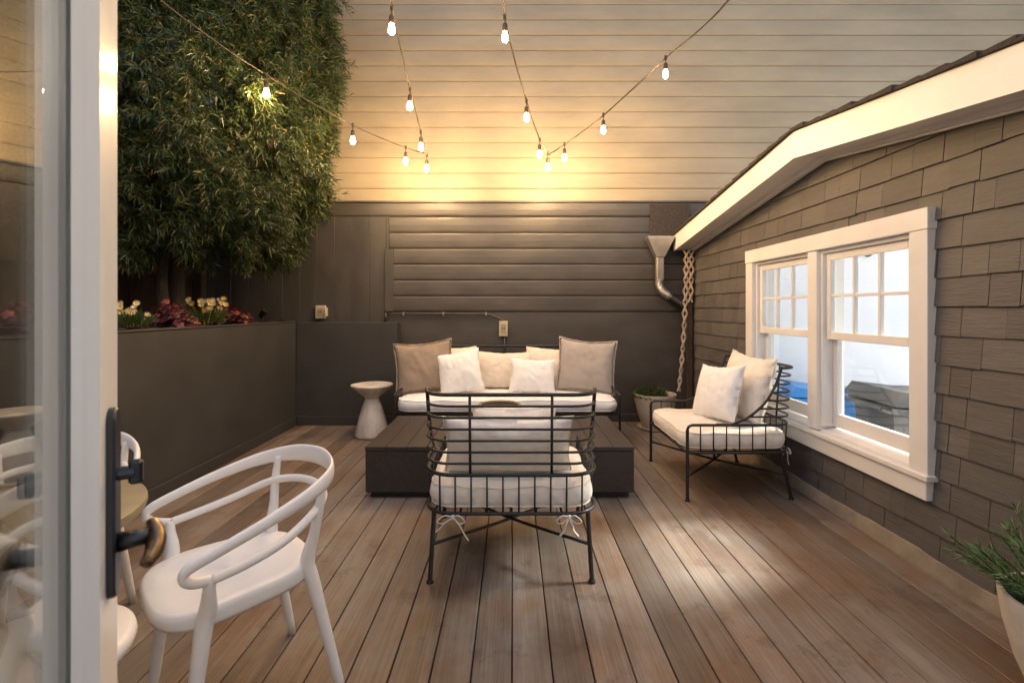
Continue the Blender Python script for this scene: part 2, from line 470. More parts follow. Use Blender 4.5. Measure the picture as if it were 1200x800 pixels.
CX, CY, RX, RY = -3.2, 4.45, 1.40, 1.32
def crown_r(ang, z):
    s = 1.0
    if z < 2.5: s = .66 + .34*((z-1.55)/.95)
    n = mnoise.fractal(Vector((math.cos(ang)*2.2, math.sin(ang)*2.2, z*1.7)), 1, 2, 3)
    n2 = mnoise.fractal(Vector((math.cos(ang)*6, math.sin(ang)*6, z*5)), 1, 2, 3)
    return s*(1+.10*n+.07*n2)
V = []; F = []
def leaf(V, F, p, dirv, side, ln, wd, bend):
    """a narrow pointed leaf, folded along its length"""
    o = len(V); m = p + dirv*ln*.45; t = p + dirv*ln + Vector((0,0,-bend*ln))
    V.extend([tuple(p), tuple(m+side*wd), tuple(t), tuple(m-side*wd)])
    F.append((o, o+1, o+2, o+3))
count = 0
for k in range(92000):
    z = random.uniform(1.62, 5.2); ang = random.uniform(-math.pi*.92, math.pi*.32)
    depth = random.random()
    rr = crown_r(ang, z)*((1-.5*depth**1.5) if k % 16 else random.uniform(1.0, 1.06))
    p = Vector((CX+RX*rr*math.cos(ang), CY+RY*rr*math.sin(ang), z))
    if p.y > 5.42 or p.x < -4.9: continue
    # clumps: holes where a low-frequency noise is low
    c = mnoise.fractal(Vector((p.x*3.1, p.y*3.1, p.z*3.1)), 1, 2, 2)
    if c < -.10 and random.random() < .88: continue
    if z < 1.95 and mnoise.noise(Vector((p.x*4, p.y*4, 3))) < (1.95-z)*2.6-.5: continue
    if z > 4.75 and random.random() < .4: continue
    out = Vector((math.cos(ang), math.sin(ang), 0))
    ax = (out*random.uniform(.3,1)+Vector((random.uniform(-.6,.6), random.uniform(-.6,.6), random.uniform(-.75,.35)))).normalized()
    nl = random.randint(7, 11)
    u1 = ax.orthogonal().normalized(); u2 = ax.cross(u1)
    sc = random.uniform(.75, 1.25)
    for q in range(nl):
        t = q/nl; a = q*2.4+random.random()
        sd = u1*math.cos(a)+u2*math.sin(a)
        dv = (ax*random.uniform(.35,.9)+sd*random.uniform(.5,.9)).normalized()
        leaf(V, F, p+ax*(t*.07*sc), dv, dv.cross(ax).normalized(), random.uniform(.045,.085)*sc, .0034*sc+.0007, random.uniform(.05,.35))
    count += 1
mb = MB(); mb.v = V; mb.f = F
o = mb.build('crown', M['leaf'], tr); o.matrix_parent_inverse = inv

# ------------------------------------------------------------------ planter flowers
def red_plant(x, y, s, label):
    r = empty('red_foliage_plant', (x, y, TOPZ+.01)); tag(r, label, 'plant', 'red leaved plants in the planter')
    mb = MB(); st = MB()
    for k in range(int(150*s)):
        a = random.uniform(0, 6.283); l = random.uniform(.02, .19)*s; z = random.uniform(.03, .17)*s*(1.1-l/.3)
        c = Vector((math.cos(a)*l, math.sin(a)*l, z)); nrm = Vector((math.cos(a)*.6+random.uniform(-.4,.4), math.sin(a)*.6-.35, .8)).normalized()
        u1 = nrm.orthogonal().normalized(); u2 = nrm.cross(u1); rad = random.uniform(.016,.034)*s
        pts = [c+nrm*.006]
        for q in range(10):
            b = 2*math.pi*q/10; rr = rad*(1 if q % 2 else .72)
            pts.append(c+u1*math.cos(b)*rr+u2*math.sin(b)*rr)
        mb.add(pts, [(0, 1+q, 1+(q+1) % 10) for q in range(10)])
        if k % 3 == 0: st.tube([(0,0,0), tuple(c*.5), tuple(c)], .0018, 4)
    mb.build('leaves', M['redleaf'], r); st.build('stem', M['bark'], r)
def yellow_plant(x, y, s, label, nf=12):
    r = empty('yellow_flower_plant', (x, y, TOPZ+.01)); tag(r, label, 'flower', 'yellow flowers in the planter')
    V = []; F = []
    for k in range(int(260*s)):
        a = random.uniform(0, 6.283); l = random.uniform(0, .11)*s
        p = Vector((math.cos(a)*l, math.sin(a)*l, random.uniform(0, .05)))
        dv = Vector((math.cos(a)*random.uniform(.1,.9), math.sin(a)*random.uniform(.1,.9), random.uniform(.5,1.2))).normalized()
        leaf(V, F, p, dv, dv.orthogonal().normalized(), random.uniform(.06,.12)*s, .004, .1)
    mb = MB(); mb.v = V; mb.f = F; mb.build('leaves', M['herb'], r)
    for k in range(nf):
        a = random.uniform(0, 6.283); l = random.uniform(.02, .13)*s
        c = Vector((math.cos(a)*l, math.sin(a)*l, random.uniform(.08,.19)*s)); nrm = Vector((.35+math.cos(a)*.45, -.75+math.sin(a)*.4, .55)).normalized()
        u1 = nrm.orthogonal().normalized(); u2 = nrm.cross(u1); fm = MB()
        for q in range(11):
            b = 2*math.pi*q/11; dv = (u1*math.cos(b)+u2*math.sin(b)+nrm*.75).normalized()
            sd = nrm.cross(dv).normalized(); rd = .029*s
            fm.add([c, c+dv*rd*.6+sd*rd*.17, c+dv*rd+nrm*rd*.15, c+dv*rd*.6-sd*rd*.17], [(0,1,2,3)])
        fm.tube([(c.x*.4, c.y*.4, .01), tuple(c*.95)], .0016, 4)
        fm.build('flower', M['petal'], r)
yellow_plant(-2.62, 2.29, .95, 'yellow flowering plant seen through the door glass', 8)
red_plant(-2.68, 2.62, 1.0, 'dark red leafy plant seen through the door glass')
yellow_plant(-2.64, 3.36, 1.0, 'yellow flowering plant in the planter nearest the door edge', 12)
red_plant(-2.66, 3.74, 1.15, 'larger dark red leafy plant between the two yellow flowers')
yellow_plant(-2.68, 4.24, 1.2, 'cream and yellow flowering plant with the tallest blooms', 22)
red_plant(-2.68, 4.62, 1.0, 'smaller dark red leafy plant beside the garden spotlight')
# mulch bits
mb = MB()
for k in range(900):
    x = random.uniform(-3.3, XL-.16); y = random.uniform(2, 5.3)
    c = Vector((x, y, TOPZ+.01+.05*mnoise.fractal(Vector((x*5, y*5, 0)), 1, 2, 4))); a = random.uniform(0, 3.14); l = random.uniform(.008,.025)
    e = Vector((math.cos(a), math.sin(a), random.uniform(-.3,.3)))*l; s2 = Vector((-math.sin(a), math.cos(a), .2))*l*.35
    mb.add([c-e, c-s2, c+e, c+s2+Vector((0,0,.004))], [(0,1,2,3)])
o = mb.build('mulch', M['redleaf']); o['kind'] = 'stuff'; o['label'] = 'loose reddish bark mulch on the planter soil'; o['category'] = 'mulch'
# garden spotlight
sp = empty('garden_spotlight', (-2.66, 5.17, TOPZ+.01)); tag(sp, 'small black garden spotlight standing in the planter corner', 'spotlight')
mb = MB(); mb.tube([(0,0,0),(0,0,.07)], .008, 8); mb.build('stake', M['black'], sp)
mb = MB(); mb.tube([(-.035,.02,.055),(.0,0,.085),(.03,-.015,.12)], [.026,.03,.03], 16); mb.build('lamp_head', M['black'], sp, True, 40)

# ------------------------------------------------------------------ wall fittings
def outlet_box(x, z, w, hgt, label):
    r = empty('outlet_box', (x, YB-.006, z)); tag(r, label, 'outlet', 'electrical boxes on the back wall')
    mb = MB(); mb.box(-w/2, w/2, -.045, 0, -hgt/2, hgt/2, .006); mb.build('box', M['beige'], r)
    mb = MB(); mb.box(-w*.30, w*.30, -.050, -.0455, -hgt*.30, hgt*.30, .001); mb.build('plate', M['cream'], r)
    mb = MB()
    for s in (-1, 1): mb.box(s*w*.10-.004, s*w*.10+.004, -.0525, -.0505, -.01, .014)
    mb.build('socket_slot', M['black'], r)
    return r
r1 = outlet_box(-.097, 1.057, .10, .175, 'beige weatherproof outlet box at the end of the conduit above sofa')
r2 = outlet_box(-2.17, 1.245, .11, .15, 'beige outlet box with hinged cover just above the planter ledge')
mb = MB(); mb.box(.058, .075, -.07, -.002, -.05, .05, .003); mb.build('cover', M['beige'], r2)
cn = group_at_origin('electrical_conduit', 'dark conduit pipe running along the back wall to outlet box', 'conduit')
mb = MB(); mb.tube(spline([(-1.44,YB-.03,1.225),(-1.0,YB-.03,1.226),(-.6,YB-.03,1.225),(-.36,YB-.03,1.225),(-.24,YB-.03,1.21),(-.15,YB-.03,1.175),(-.10,YB-.03,1.146)],6), .011, 10); mb.build('pipe', M['conduit'], cn, True)
mb = MB(); mb.tube([(-1.432,YB-.03,1.235),(-1.432,YB-.03,1.14)], .016, 10); mb.build('elbow', M['conduit'], cn, True)
mb = MB(); mb.tube([(-.085,YB-.03,.968),(-.085,YB-.03,.7)], .009, 8); mb.build('lower_pipe', M['conduit'], cn, True)
for cx in (-1.23, -.78, -.295):
    mb = MB(); mb.box(cx-.008, cx+.008, YB-.045, YB-.008, 1.205, 1.245, .003); mb.build('strap', M['galv'], cn)

# ------------------------------------------------------------------ shed on the right
sh = group_at_origin('shed', 'low gabled shed with taupe shingled wall and white rake boards', 'shed')
YK, ZK, SL = 3.127, 2.253, .138            # ridge
def soff(y): return ZK - SL*abs(y-YK)
Y0s, Y1s = .62, 5.50
WY0, WY1, WZ0, WZ1 = 2.43, 4.03, .485, 1.665   # window opening
XW = XR + .022
def prism_wall(mb, ya, yb, za, top=None, zb=None, x0=XW, x1=XW+.12):
    ta, tb = (zb, zb) if zb is not None else (soff(ya), soff(yb))
    mb.hexa([(x0,ya,za),(x1,ya,za),(x1,yb,za),(x0,yb,za),(x0,ya,ta),(x1,ya,ta),(x1,yb,tb),(x0,yb,tb)])
mb = MB()
prism_wall(mb, Y0s, WY0, -.4); prism_wall(mb, WY1, Y1s, -.4)
prism_wall(mb, WY0, YK, WZ1); prism_wall(mb, YK, WY1, WZ1)
prism_wall(mb, WY0, WY1, -.4, zb=WZ0)
mb.build('wall', M['under'], sh)
mb = MB()
for q in ((Y0s, WY0, -.4, None), (WY1, Y1s, -.4, None), (WY0, YK, WZ1, None), (YK, WY1, WZ1, None), (WY0, WY1, -.4, WZ0)):
    prism_wall(mb, q[0], q[1], q[2], zb=q[3], x0=XW+.121, x1=XW+.14)
mb.build('bounce_lining', M['whitewall'], sh)  # unseen white back face, added to bounce sun onto the passage wall
mb = MB(); E = .1365; zc = .065; row = 0
while zc < 2.3:
    za, zb = zc, zc+E
    y = Y0s - random.uniform(0, .2)
    while y < Y1s:
        wd = random.choice([.10,.13,.15,.18,.20,.24,.27])*random.uniform(.93,1.07)
        spans = [(max(y, Y0s), min(y+wd, Y1s))]
        if zb > WZ0+.0 and za < WZ1:
            s2 = []
            for a, b in spans:
                if b <= WY0-.03 or a >= WY1+.03: s2.append((a, b))
                else:
                    if a < WY0-.03: s2.append((a, WY0-.03))
                    if b > WY1+.03: s2.append((WY1+.03, b))
            spans = s2
        jx = random.uniform(-.0015,.0015); jz = random.choice([0,0,0,0,.003,-.003, random.uniform(-.008,.006)])
        for a, b in spans:
            if b-a < .012: continue
            ga = .0016; a2, b2 = a+ga, b-ga
            ta, tb = min(zb+.004, soff(a2)-.002), min(zb+.004, soff(b2)-.002)
            zl = za + jz
            if ta <= zl+.01 and tb <= zl+.01: continue
            ta = max(ta, zl+.002); tb = max(tb, zl+.002)
            xb = XR - .002 + jx; xt = XR + .010 + jx
            mb.hexa([(xb,a2,zl),(XW-.001,a2,zl),(XW-.001,b2,zl),(xb,b2,zl),(xt,a2,ta),(XW-.001,a2,ta),(XW-.001,b2,tb),(xt,b2,tb)])
        y += wd
    zc += E; row += 1
mb.build('shingles', M['shingle'], sh)
# concrete footing, ragged upper edge
mb = MB(); n = 60
for k in range(n):
    ya, yb = Y0s+(Y1s-Y0s)*k/n, Y0s+(Y1s-Y0s)*(k+1)/n
    ha = .085+.022*mnoise.noise(Vector((ya*2.1,0,0)))+.008*mnoise.noise(Vector((ya*9,0,0))); hb = .085+.022*mnoise.noise(Vector((yb*2.1,0,0)))+.008*mnoise.noise(Vector((yb*9,0,0)))
    mb.hexa([(XR-.012,ya,-.4),(XR+.02,ya,-.4),(XR+.02,yb,-.4),(XR-.012,yb,-.4),(XR-.012,ya,ha),(XR+.02,ya,ha+.003),(XR+.02,yb,hb+.003),(XR-.012,yb,hb)])
mb.build('footing', M['concrete'], sh)
# rake boards (fascia), soffit, roof
XF = 1.82
YE0, YE1 = YK-2.335, 5.462
def rake(ya, yb, x0, x1, zo0, zo1):
    return [(x0,ya,soff(ya)+zo0),(x1,ya,soff(ya)+zo0),(x1,yb,soff(yb)+zo0),(x0,yb,soff(yb)+zo0),(x0,ya,soff(ya)+zo1),(x1,ya,soff(ya)+zo1),(x1,yb,soff(yb)+zo1),(x0,yb,soff(yb)+zo1)]
for ya, yb in ((YE0, YK), (YK, YE1)):
    mb = MB(); mb.hexa(rake(ya, yb, XF, XF+.028, 0, .172)); mb.build('rake_board', M['white'], sh)
mb = MB()
for ya, yb in ((YE0, YK), (YK, YE1)):
    mb.hexa(rake(ya, yb, XF+.0285, 2.38, .012, .035))
mb.build('soffit', M['white'], sh)
mb = MB()
for ya, yb in ((YE0, YK), (YK, YE1)):
    mb.hexa(rake(ya, yb, XF+.16, XR-.001, -.012, .011))
    mb.hexa(rake(ya, yb, XR-.022, XR-.004, -.022, -.0125))
mb.build('frieze', M['white'], sh)
mb = MB()
for ya, yb in ((YE0-.04, YK), (YK, YE1+.03)):
    mb.hexa(rake(ya, yb, XF+.03, 2.40, .036, .174))
    n = 17
    for k in range(n):
        a = ya+(yb-ya)*k/n; b = ya+(yb-ya)*(k+1)/n
        up = 1 if yb <= YK+.001 else -1        # the higher end overlaps the lower
        z0a, z0b = (.178, .186) if up < 0 else (.186, .178)
        lo_at_a = up > 0
        th = random.uniform(.008, .016)
        x0 = XF-.022+random.uniform(-.006,.006)
        pts = rake(a, b, x0, 2.42, .1745, .19+th)
        if lo_at_a: pts[6] = (pts[6][0], pts[6][1], pts[6][2]-.012); pts[7] = (pts[7][0], pts[7][1], pts[7][2]-.012)
        else: pts[4] = (pts[4][0], pts[4][1], pts[4][2]-.012); pts[5] = (pts[5][0], pts[5][1], pts[5][2]-.012)
        mb.hexa(pts)
mb.build('roof', M['roof'], sh)

# window: casing is the part, sashes / sill / panes are its sub-parts
XC = XR - .034
mb = MB()
mb.box(XC, XR+.02, WY0-.105, WY0+.005, WZ0-.03, WZ1, .003)
mb.box(XC, XR+.02, WY1-.005, WY1+.105, WZ0-.03, WZ1, .003)
mb.box(XC-.004, XR+.02, WY0-.11, WY1+.11, WZ1+.0005, WZ1+.105, .003)
mb.box(XC+.002, XR+.02, WY0-.095, WY1+.095, .352, WZ0-.036, .003)
wi = mb.build('window', M['white'], sh)
wi['label'] = 'white double window with gridded upper sashes'
mb = MB(); mb.box(XC-.016, XR+.10, WY0-.118, WY1+.118, WZ0-.035, WZ0-.006, .004)
mb.hexa([(XC+.03,WY0+.006,WZ0-.0055),(XR+.12,WY0+.006,WZ0-.0055),(XR+.12,WY1-.006,WZ0-.0055),(XC+.03,WY1-.006,WZ0-.0055),(XC+.03,WY0+.006,WZ0+.003),(XR+.12,WY0+.006,WZ0+.03),(XR+.12,WY1-.006,WZ0+.03),(XC+.03,WY1-.006,WZ0+.003)])
mb.build('sill', M['white'], wi)
YM = (WY0+WY1)/2
mb = MB(); mb.box(XC+.006, XR+.14, YM-.05, YM+.05, WZ0+.004, WZ1-.001, .003); mb.build('mullion', M['white'], wi)
mb = MB()
for ya, yb in ((WY0+.006, YM-.0505), (YM+.0505, WY1-.006)):
    mb.box(XC+.03, XR+.14, ya, ya+.022, WZ0+.031, WZ1-.001, .002); mb.box(XC+.03, XR+.14, yb-.022, yb, WZ0+.031, WZ1-.001, .002)
    mb.box(XC+.031, XR+.14, ya+.0225, yb-.0225, WZ1-.024, WZ1-.0015, .002)
mb.build('jamb', M['white'], wi)
for ya, yb in ((WY0+.03, YM-.075), (YM+.075, WY1-.03)):
    zm = 1.11; xs = XR+.018
    # upper sash
    mb = MB(); st = .042; zt = WZ1-.026; zb_ = zm-.026
    mb.box(xs, xs+.035, ya, ya+st, zb_, zt, .003); mb.box(xs, xs+.035, yb-st, yb, zb_, zt, .003)
    mb.box(xs+.001, xs+.034, ya+st+.0005, yb-st-.0005, zt-.045, zt, .003); mb.box(xs+.001, xs+.034, ya+st+.0005, yb-st-.0005, zb_, zb_+.05, .003)
    gy0, gy1, gz0, gz1 = ya+st, yb-st, zb_+.05, zt-.045
    for k in (1, 2):
        yy = gy0+(gy1-gy0)*k/3; mb.box(xs+.004, xs+.030, yy-.009, yy+.009, gz0+.0005, gz1-.0005, .002)
    zz = (gz0+gz1)/2
    for k in range(3):
        a = gy0+(gy1-gy0)*k/3+(.0095 if k else .0005); b = gy0+(gy1-gy0)*(k+1)/3-(.0095 if k < 2 else .0005)
        mb.box(xs+.005, xs+.029, a, b, zz-.009, zz+.009, .002)
    mb.build('upper_sash', M['white'], wi)
    mb = MB(); mb.box(xs+.0155, xs+.0185, gy0-.005, gy1+.005, gz0-.005, gz1+.005); mb.build('pane', M['glass'], wi)
    # lower sash sits further in
    xl = xs+.045; mb = MB(); zt = zm+.018; zb_ = WZ0+.034
    mb.box(xl, xl+.035, ya, ya+st, zb_, zt, .003); mb.box(xl, xl+.035, yb-st, yb, zb_, zt, .003)
    mb.box(xl+.001, xl+.034, ya+st+.0005, yb-st-.0005, zt-.04, zt, .003); mb.box(xl+.001, xl+.034, ya+st+.0005, yb-st-.0005, zb_, zb_+.085, .003)
    mb.build('lower_sash', M['white'], wi)
    mb = MB(); mb.box(xl+.0155, xl+.0185, ya+st-.005, yb-st+.005, zb_+.08, zt-.035); mb.build('pane', M['glass'], wi)
    mb = MB(); mb.box(xl-.012, xl-.001, (ya+yb)/2-.03, (ya+yb)/2+.03, zt-.004, zt+.012, .003); mb.build('sash_lock', M['white'], wi)

# passage beyond the window
pw = group_at_origin('passage_wall', 'white lap sided wall seen through the shed windows', 'wall')
mb = MB(); z = -.46
while z < 2.0:
    mb.hexa([(2.2,5.40,z),(7,5.40,z),(7,5.5,z),(2.2,5.5,z),(2.2,5.412,z+.16),(7,5.412,z+.16),(7,5.5,z+.16),(2.2,5.5,z+.16)]); z += .16
mb.build('siding', M['whitewall'], pw)
mb = MB(); mb.tube(spline([(4.02,5.37,2.1),(4.02,5.37,1.98),(4.00,5.37,1.90),(3.94,5.37,1.87),(3.88,5.37,1.91)],5), .014, 8); mb.build('vent_pipe', M['conduit'], pw, True)
mb = MB(); mb.box(2.2, 7, -1, 5.4, -.466, -.452); structure(mb.build('passage_path', M['whitepath']))  # unseen ground strip, whitened to bounce sunlight up onto the passage wall
def wheelie_bin(x, y, rz, mat, label, s=1.0):
    r = empty('wheeled_bin', (x, y, -.45), rz); r.scale = (s, s, s); tag(r, label, 'bin', 'bins in the passage')
    mb = MB()
    ring = []
    for (wx, wy, z) in ((.23,.26,.05),(.27,.31,.85),(.30,.34,.87),(.30,.34,.91)):
        c = .05; ring.append([(wx-c,-wy,z),(wx,-wy+c,z),(wx,wy-c,z),(wx-c,wy,z),(-wx+c,wy,z),(-wx,wy-c,z),(-wx,-wy+c,z),(-wx+c,-wy,z)])
    o = 0
    for q in ring: mb.v.extend(q)
    for i in range(3):
        for k in range(8): mb.f.append((i*8+k, i*8+(k+1) % 8, (i+1)*8+(k+1) % 8, (i+1)*8+k))
    mb.f.append(tuple(range(8))[::-1]); mb.f.append(tuple(range(24,32)))
    mb.build('bin_body', mat, r)
    mb = MB(); mb.hexa([(-.31,-.36,.915),(.31,-.36,.915),(.31,.35,.925),(-.31,.35,.925),(-.29,-.34,.945),(.29,-.34,.945),(.27,.30,1.02),(-.27,.30,1.02)])
    mb.box(-.2, .2, -.26, .22, .93, 1.0, .02)
    mb.build('lid', mat, r)
    mb = MB(); mb.tube([(-.24,.40,.90),(.24,.40,.90)], .016, 8); mb.tube([(-.24,.34,.88),(-.24,.40,.90)], .016, 8); mb.tube([(.24,.34,.88),(.24,.40,.90)], .016, 8)
    mb.build('handle', mat, r)
    for sx in (-1, 1):
        mb = MB(); mb.tube([(sx*.27,.27,.12),(sx*.31,.27,.12)], .12, 20); mb.build('wheel', M['black'], r)
    return r
wheelie_bin(3.12, 4.86, R(70), M['bluebin'], 'bright blue bin behind the window of the shed', .95)
wheelie_bin(3.20, 3.80, R(84), M['greybin'], 'dark grey bin with closed lid behind the nearer window unit', 1.1)

# added out-of-frame wall: blocks the sun except through an opening aimed at the window
mb = MB()
XA, XB = 6.3, 6.6; GY0, GY1, GZ0, GZ1 = 1.9, 4.45, -.40, 4.95
mb.box(XA, XB, -8, GY0, -.45, 12.5); mb.box(XA, XB, GY1, 12, -.45, 12.5)
mb.box(XA, XB, GY0, GY1, -.45, GZ0); mb.box(XA, XB, GY0, GY1, GZ1, 12.5)
structure(mb.build('sun_blocker_wall', M['housewall']))

# downspout
ds = group_at_origin('rain_downspout', 'galvanised rain hopper with elbow pipe in the corner by the shed', 'downspout')
YD = 5.43; hx = 1.655
mb = MB(); mb.v += [(hx-.145,YD-.07,2.09),(hx+.145,YD-.07,2.09),(hx+.145,YD+.07,2.09),(hx-.145,YD+.07,2.09),
      (hx-.145,YD-.07,2.065),(hx+.145,YD-.07,2.065),(hx+.145,YD+.07,2.065),(hx-.145,YD+.07,2.065),
      (hx-.045,YD-.045,1.86),(hx+.045,YD-.045,1.86),(hx+.045,YD+.045,1.86),(hx-.045,YD+.045,1.86)]
mb.f += [(0,1,2,3)]
for a in (0, 4):
    for k in range(4): mb.f.append((a+k, a+4+k, a+4+(k+1) % 4, a+(k+1) % 4))
mb.f.append((8,9,10,11))
mb.build('hopper', M['galv'], ds)
mb = MB(); mb.box(hx-.042, hx+.042, YD-.042, YD+.042, 1.60, 1.86, .008); mb.build('pipe', M['galv'], ds)
mb = MB(); pts = spline([(hx,YD,1.605),(hx+.005,YD,1.54),(hx+.045,YD,1.47),(hx+.12,YD,1.415)], 8)
mb.tube(pts, [.046+.005*(i % 2) for i in range(len(pts))], 14); mb.build('elbow', M['galv'], ds, True, 30)
mb = MB(); pts = [Vector((hx+.10+.20*t, YD, 1.43-.13*t)) for t in np.linspace(0, 1, 30)]
mb.tube(pts, [.046+.006*(i % 2) for i in range(len(pts))], 14); mb.build('corrugated_hose', M['black'], ds, True, 30)

# collapsed lattice trellis
mb = MB(); zt, zb = 1.93, .30; YT = 5.36; nseg = 14
hs = []; z = zt
for k in range(nseg):
    q = k/(nseg-1); hs.append((z, .058-.028*q, .005-.085*q*q)); z -= (.145-.06*abs(.5-q))*.92
def zig(ph, dx, y, n=nseg):
    pts = []
    for k, (z, wv, off) in enumerate(hs[:n]):
        s = 1 if (k+ph) % 2 else -1
        pts.append((1.925+off+s*wv*.5+dx, y, z))
    for a, b in zip(pts[:-1], pts[1:]):
        A, B = Vector(a), Vector(b); t = (B-A).normalized(); s = Vector((-t.z, 0, t.x))*.0085; t = t*.006
        mb.hexa([A-t-s+Vector((0,-.005,0)),A-t+s+Vector((0,-.005,0)),A-t+s+Vector((0,.005,0)),A-t-s+Vector((0,.005,0)),B+t-s+Vector((0,-.005,0)),B+t+s+Vector((0,-.005,0)),B+t+s+Vector((0,.005,0)),B+t-s+Vector((0,.005,0))])
zig(0, 0, YT); zig(1, 0, YT-.012); zig(0, .055, YT-.001, 6); zig(1, .055, YT-.013, 6)
tag(mb.build('lattice_trellis', M['rawlath']), 'narrow collapsed pale wooden lattice hanging in the corner', 'trellis')
mb = MB(); mb.box(1.955, 2.005, YT+.02, YT+.07, .02, 1.93, .003); tag(mb.build('corner_post', M['fencewood']), 'dark upright corner post behind the pale lattice', 'post')

# ------------------------------------------------------------------ iron chairs and sofa
def hoop(hw, yf, yr, z, rad, n=7):
    """open U in plan: from (hw,yf) back to yr with rounded corners, round to (-hw,yf)"""
    rad = min(rad, abs(yf-yr)*.98, hw*.98)
    pts = [(hw, yf, z)]
    for k in range(n+1):
        a = math.pi/2*k/n
        pts.append((hw-rad+rad*math.cos(a), yr+rad-rad*math.sin(a), z))
    for k in range(n+1):
        a = math.pi/2*(1-k/n)
        pts.append((-hw+rad-rad*math.cos(a), yr+rad-rad*math.sin(a), z))
    pts.append((-hw, yf, z)); return pts

def soft_box(hw, yf, yr, z0, z1, rad, puff=.018, seed=0, cut=18):
    """stuffed seat cushion: rounded outline, bulging sides and crowned top"""
    out = []
    def corner(cx, cy, a0):
        for k in range(7):
            a = a0+math.pi/2*k/6; out.append((cx+rad*math.cos(a), cy+rad*math.sin(a)))
    def edge(a, b, n):
        for k in range(1, n): out.append((a[0]+(b[0]-a[0])*k/n, a[1]+(b[1]-a[1])*k/n))
    corner(hw-rad, yf-rad, 0); edge((hw-rad,yf),(-hw+rad,yf),cut)
    corner(-hw+rad, yf-rad, math.pi/2); edge((-hw,yf-rad),(-hw,yr+rad),cut)
    corner(-hw+rad, yr+rad, math.pi); edge((-hw+rad,yr),(hw-rad,yr),cut)
    corner(hw-rad, yr+rad, 1.5*math.pi); edge((hw,yr+rad),(hw,yf-rad),cut)
    n = len(out); cy = (yf+yr)/2; mb = MB()
    hgt = z1-z0
    layers = [(.0,0),(.5,.0),(.9,.0),(.97,.02),(1.0,.10),(1.012,.3),(1.015,.5),(1.012,.7),(1.0,.90),(.97,.985),(.9,1.03),(.75,1.09),(.5,1.14),(.25,1.16),(0,1.165)]
    for s, t in layers:
        for (x, y) in out:
            px, py = x*s if s <= 1 else x+(.012*(s-1)/.015)*(1 if x > 0 else -1)*(abs(x) > hw-rad), cy+(y-cy)*s if s <= 1 else y+(.012*(s-1)/.015)*(1 if y > cy else -1)*(abs(y-cy) > (yf-yr)/2-rad)
            w = mnoise.fractal(Vector((px*6+seed, py*6, t*1.5+seed)), 1, 2, 3)
            w2 = mnoise.noise(Vector((px*17+seed, py*17, t*1.2)))*min(1, s*s)
            mb.v.append((px*(1+.006*w+.009*w2), py+.004*w+.006*w2, z0+hgt*t + ((.012*w+.006*mnoise.noise(Vector((px*16+seed, py*5, t*3))))if t > .2 else 0)))
    for i in range(len(layers)-1):
        for k in range(n): mb.f.append((i*n+k, i*n+(k+1) % n, (i+1)*n+(k+1) % n, (i+1)*n+k))
    rings = [[mb.v[i*n+k] for k in range(n)] for i in (4, 8)]
    return mb, rings

def bow(mb, p, d, seed=0, r=.0058):
    """a tied cotton bow: two loops and two tails, hanging at p, facing d"""
    rs = random.Random(seed); P = Vector(p); s = Vector((-d[1], d[0], 0)); D = Vector((d[0], d[1], 0))
    for sg in (-1, 1):
        l = rs.uniform(.055,.075)
        mb.tube(spline([P, P+s*sg*l*.5+D*.012+Vector((0,0,.012)), P+s*sg*l+D*.012+Vector((0,0,-.015)), P+s*sg*l*.55+D*.016+Vector((0,0,-.022)), P], 6), r, 5, flat=.45)
        a = rs.uniform(.02,.06); b = rs.uniform(.06,.12)
        mb.tube(spline([P, P+s*sg*a*.6+D*.015+Vector((0,0,-b*.3)), P+s*sg*a+D*.012+Vector((0,0,-b*.7)), P+s*sg*(a+.02)+D*.01+Vector((0,0,-b))], 5), r, 5, flat=.45)
    mb.tube([P+Vector((0,0,.010)), P+Vector((0,0,-.010))], .009, 7)

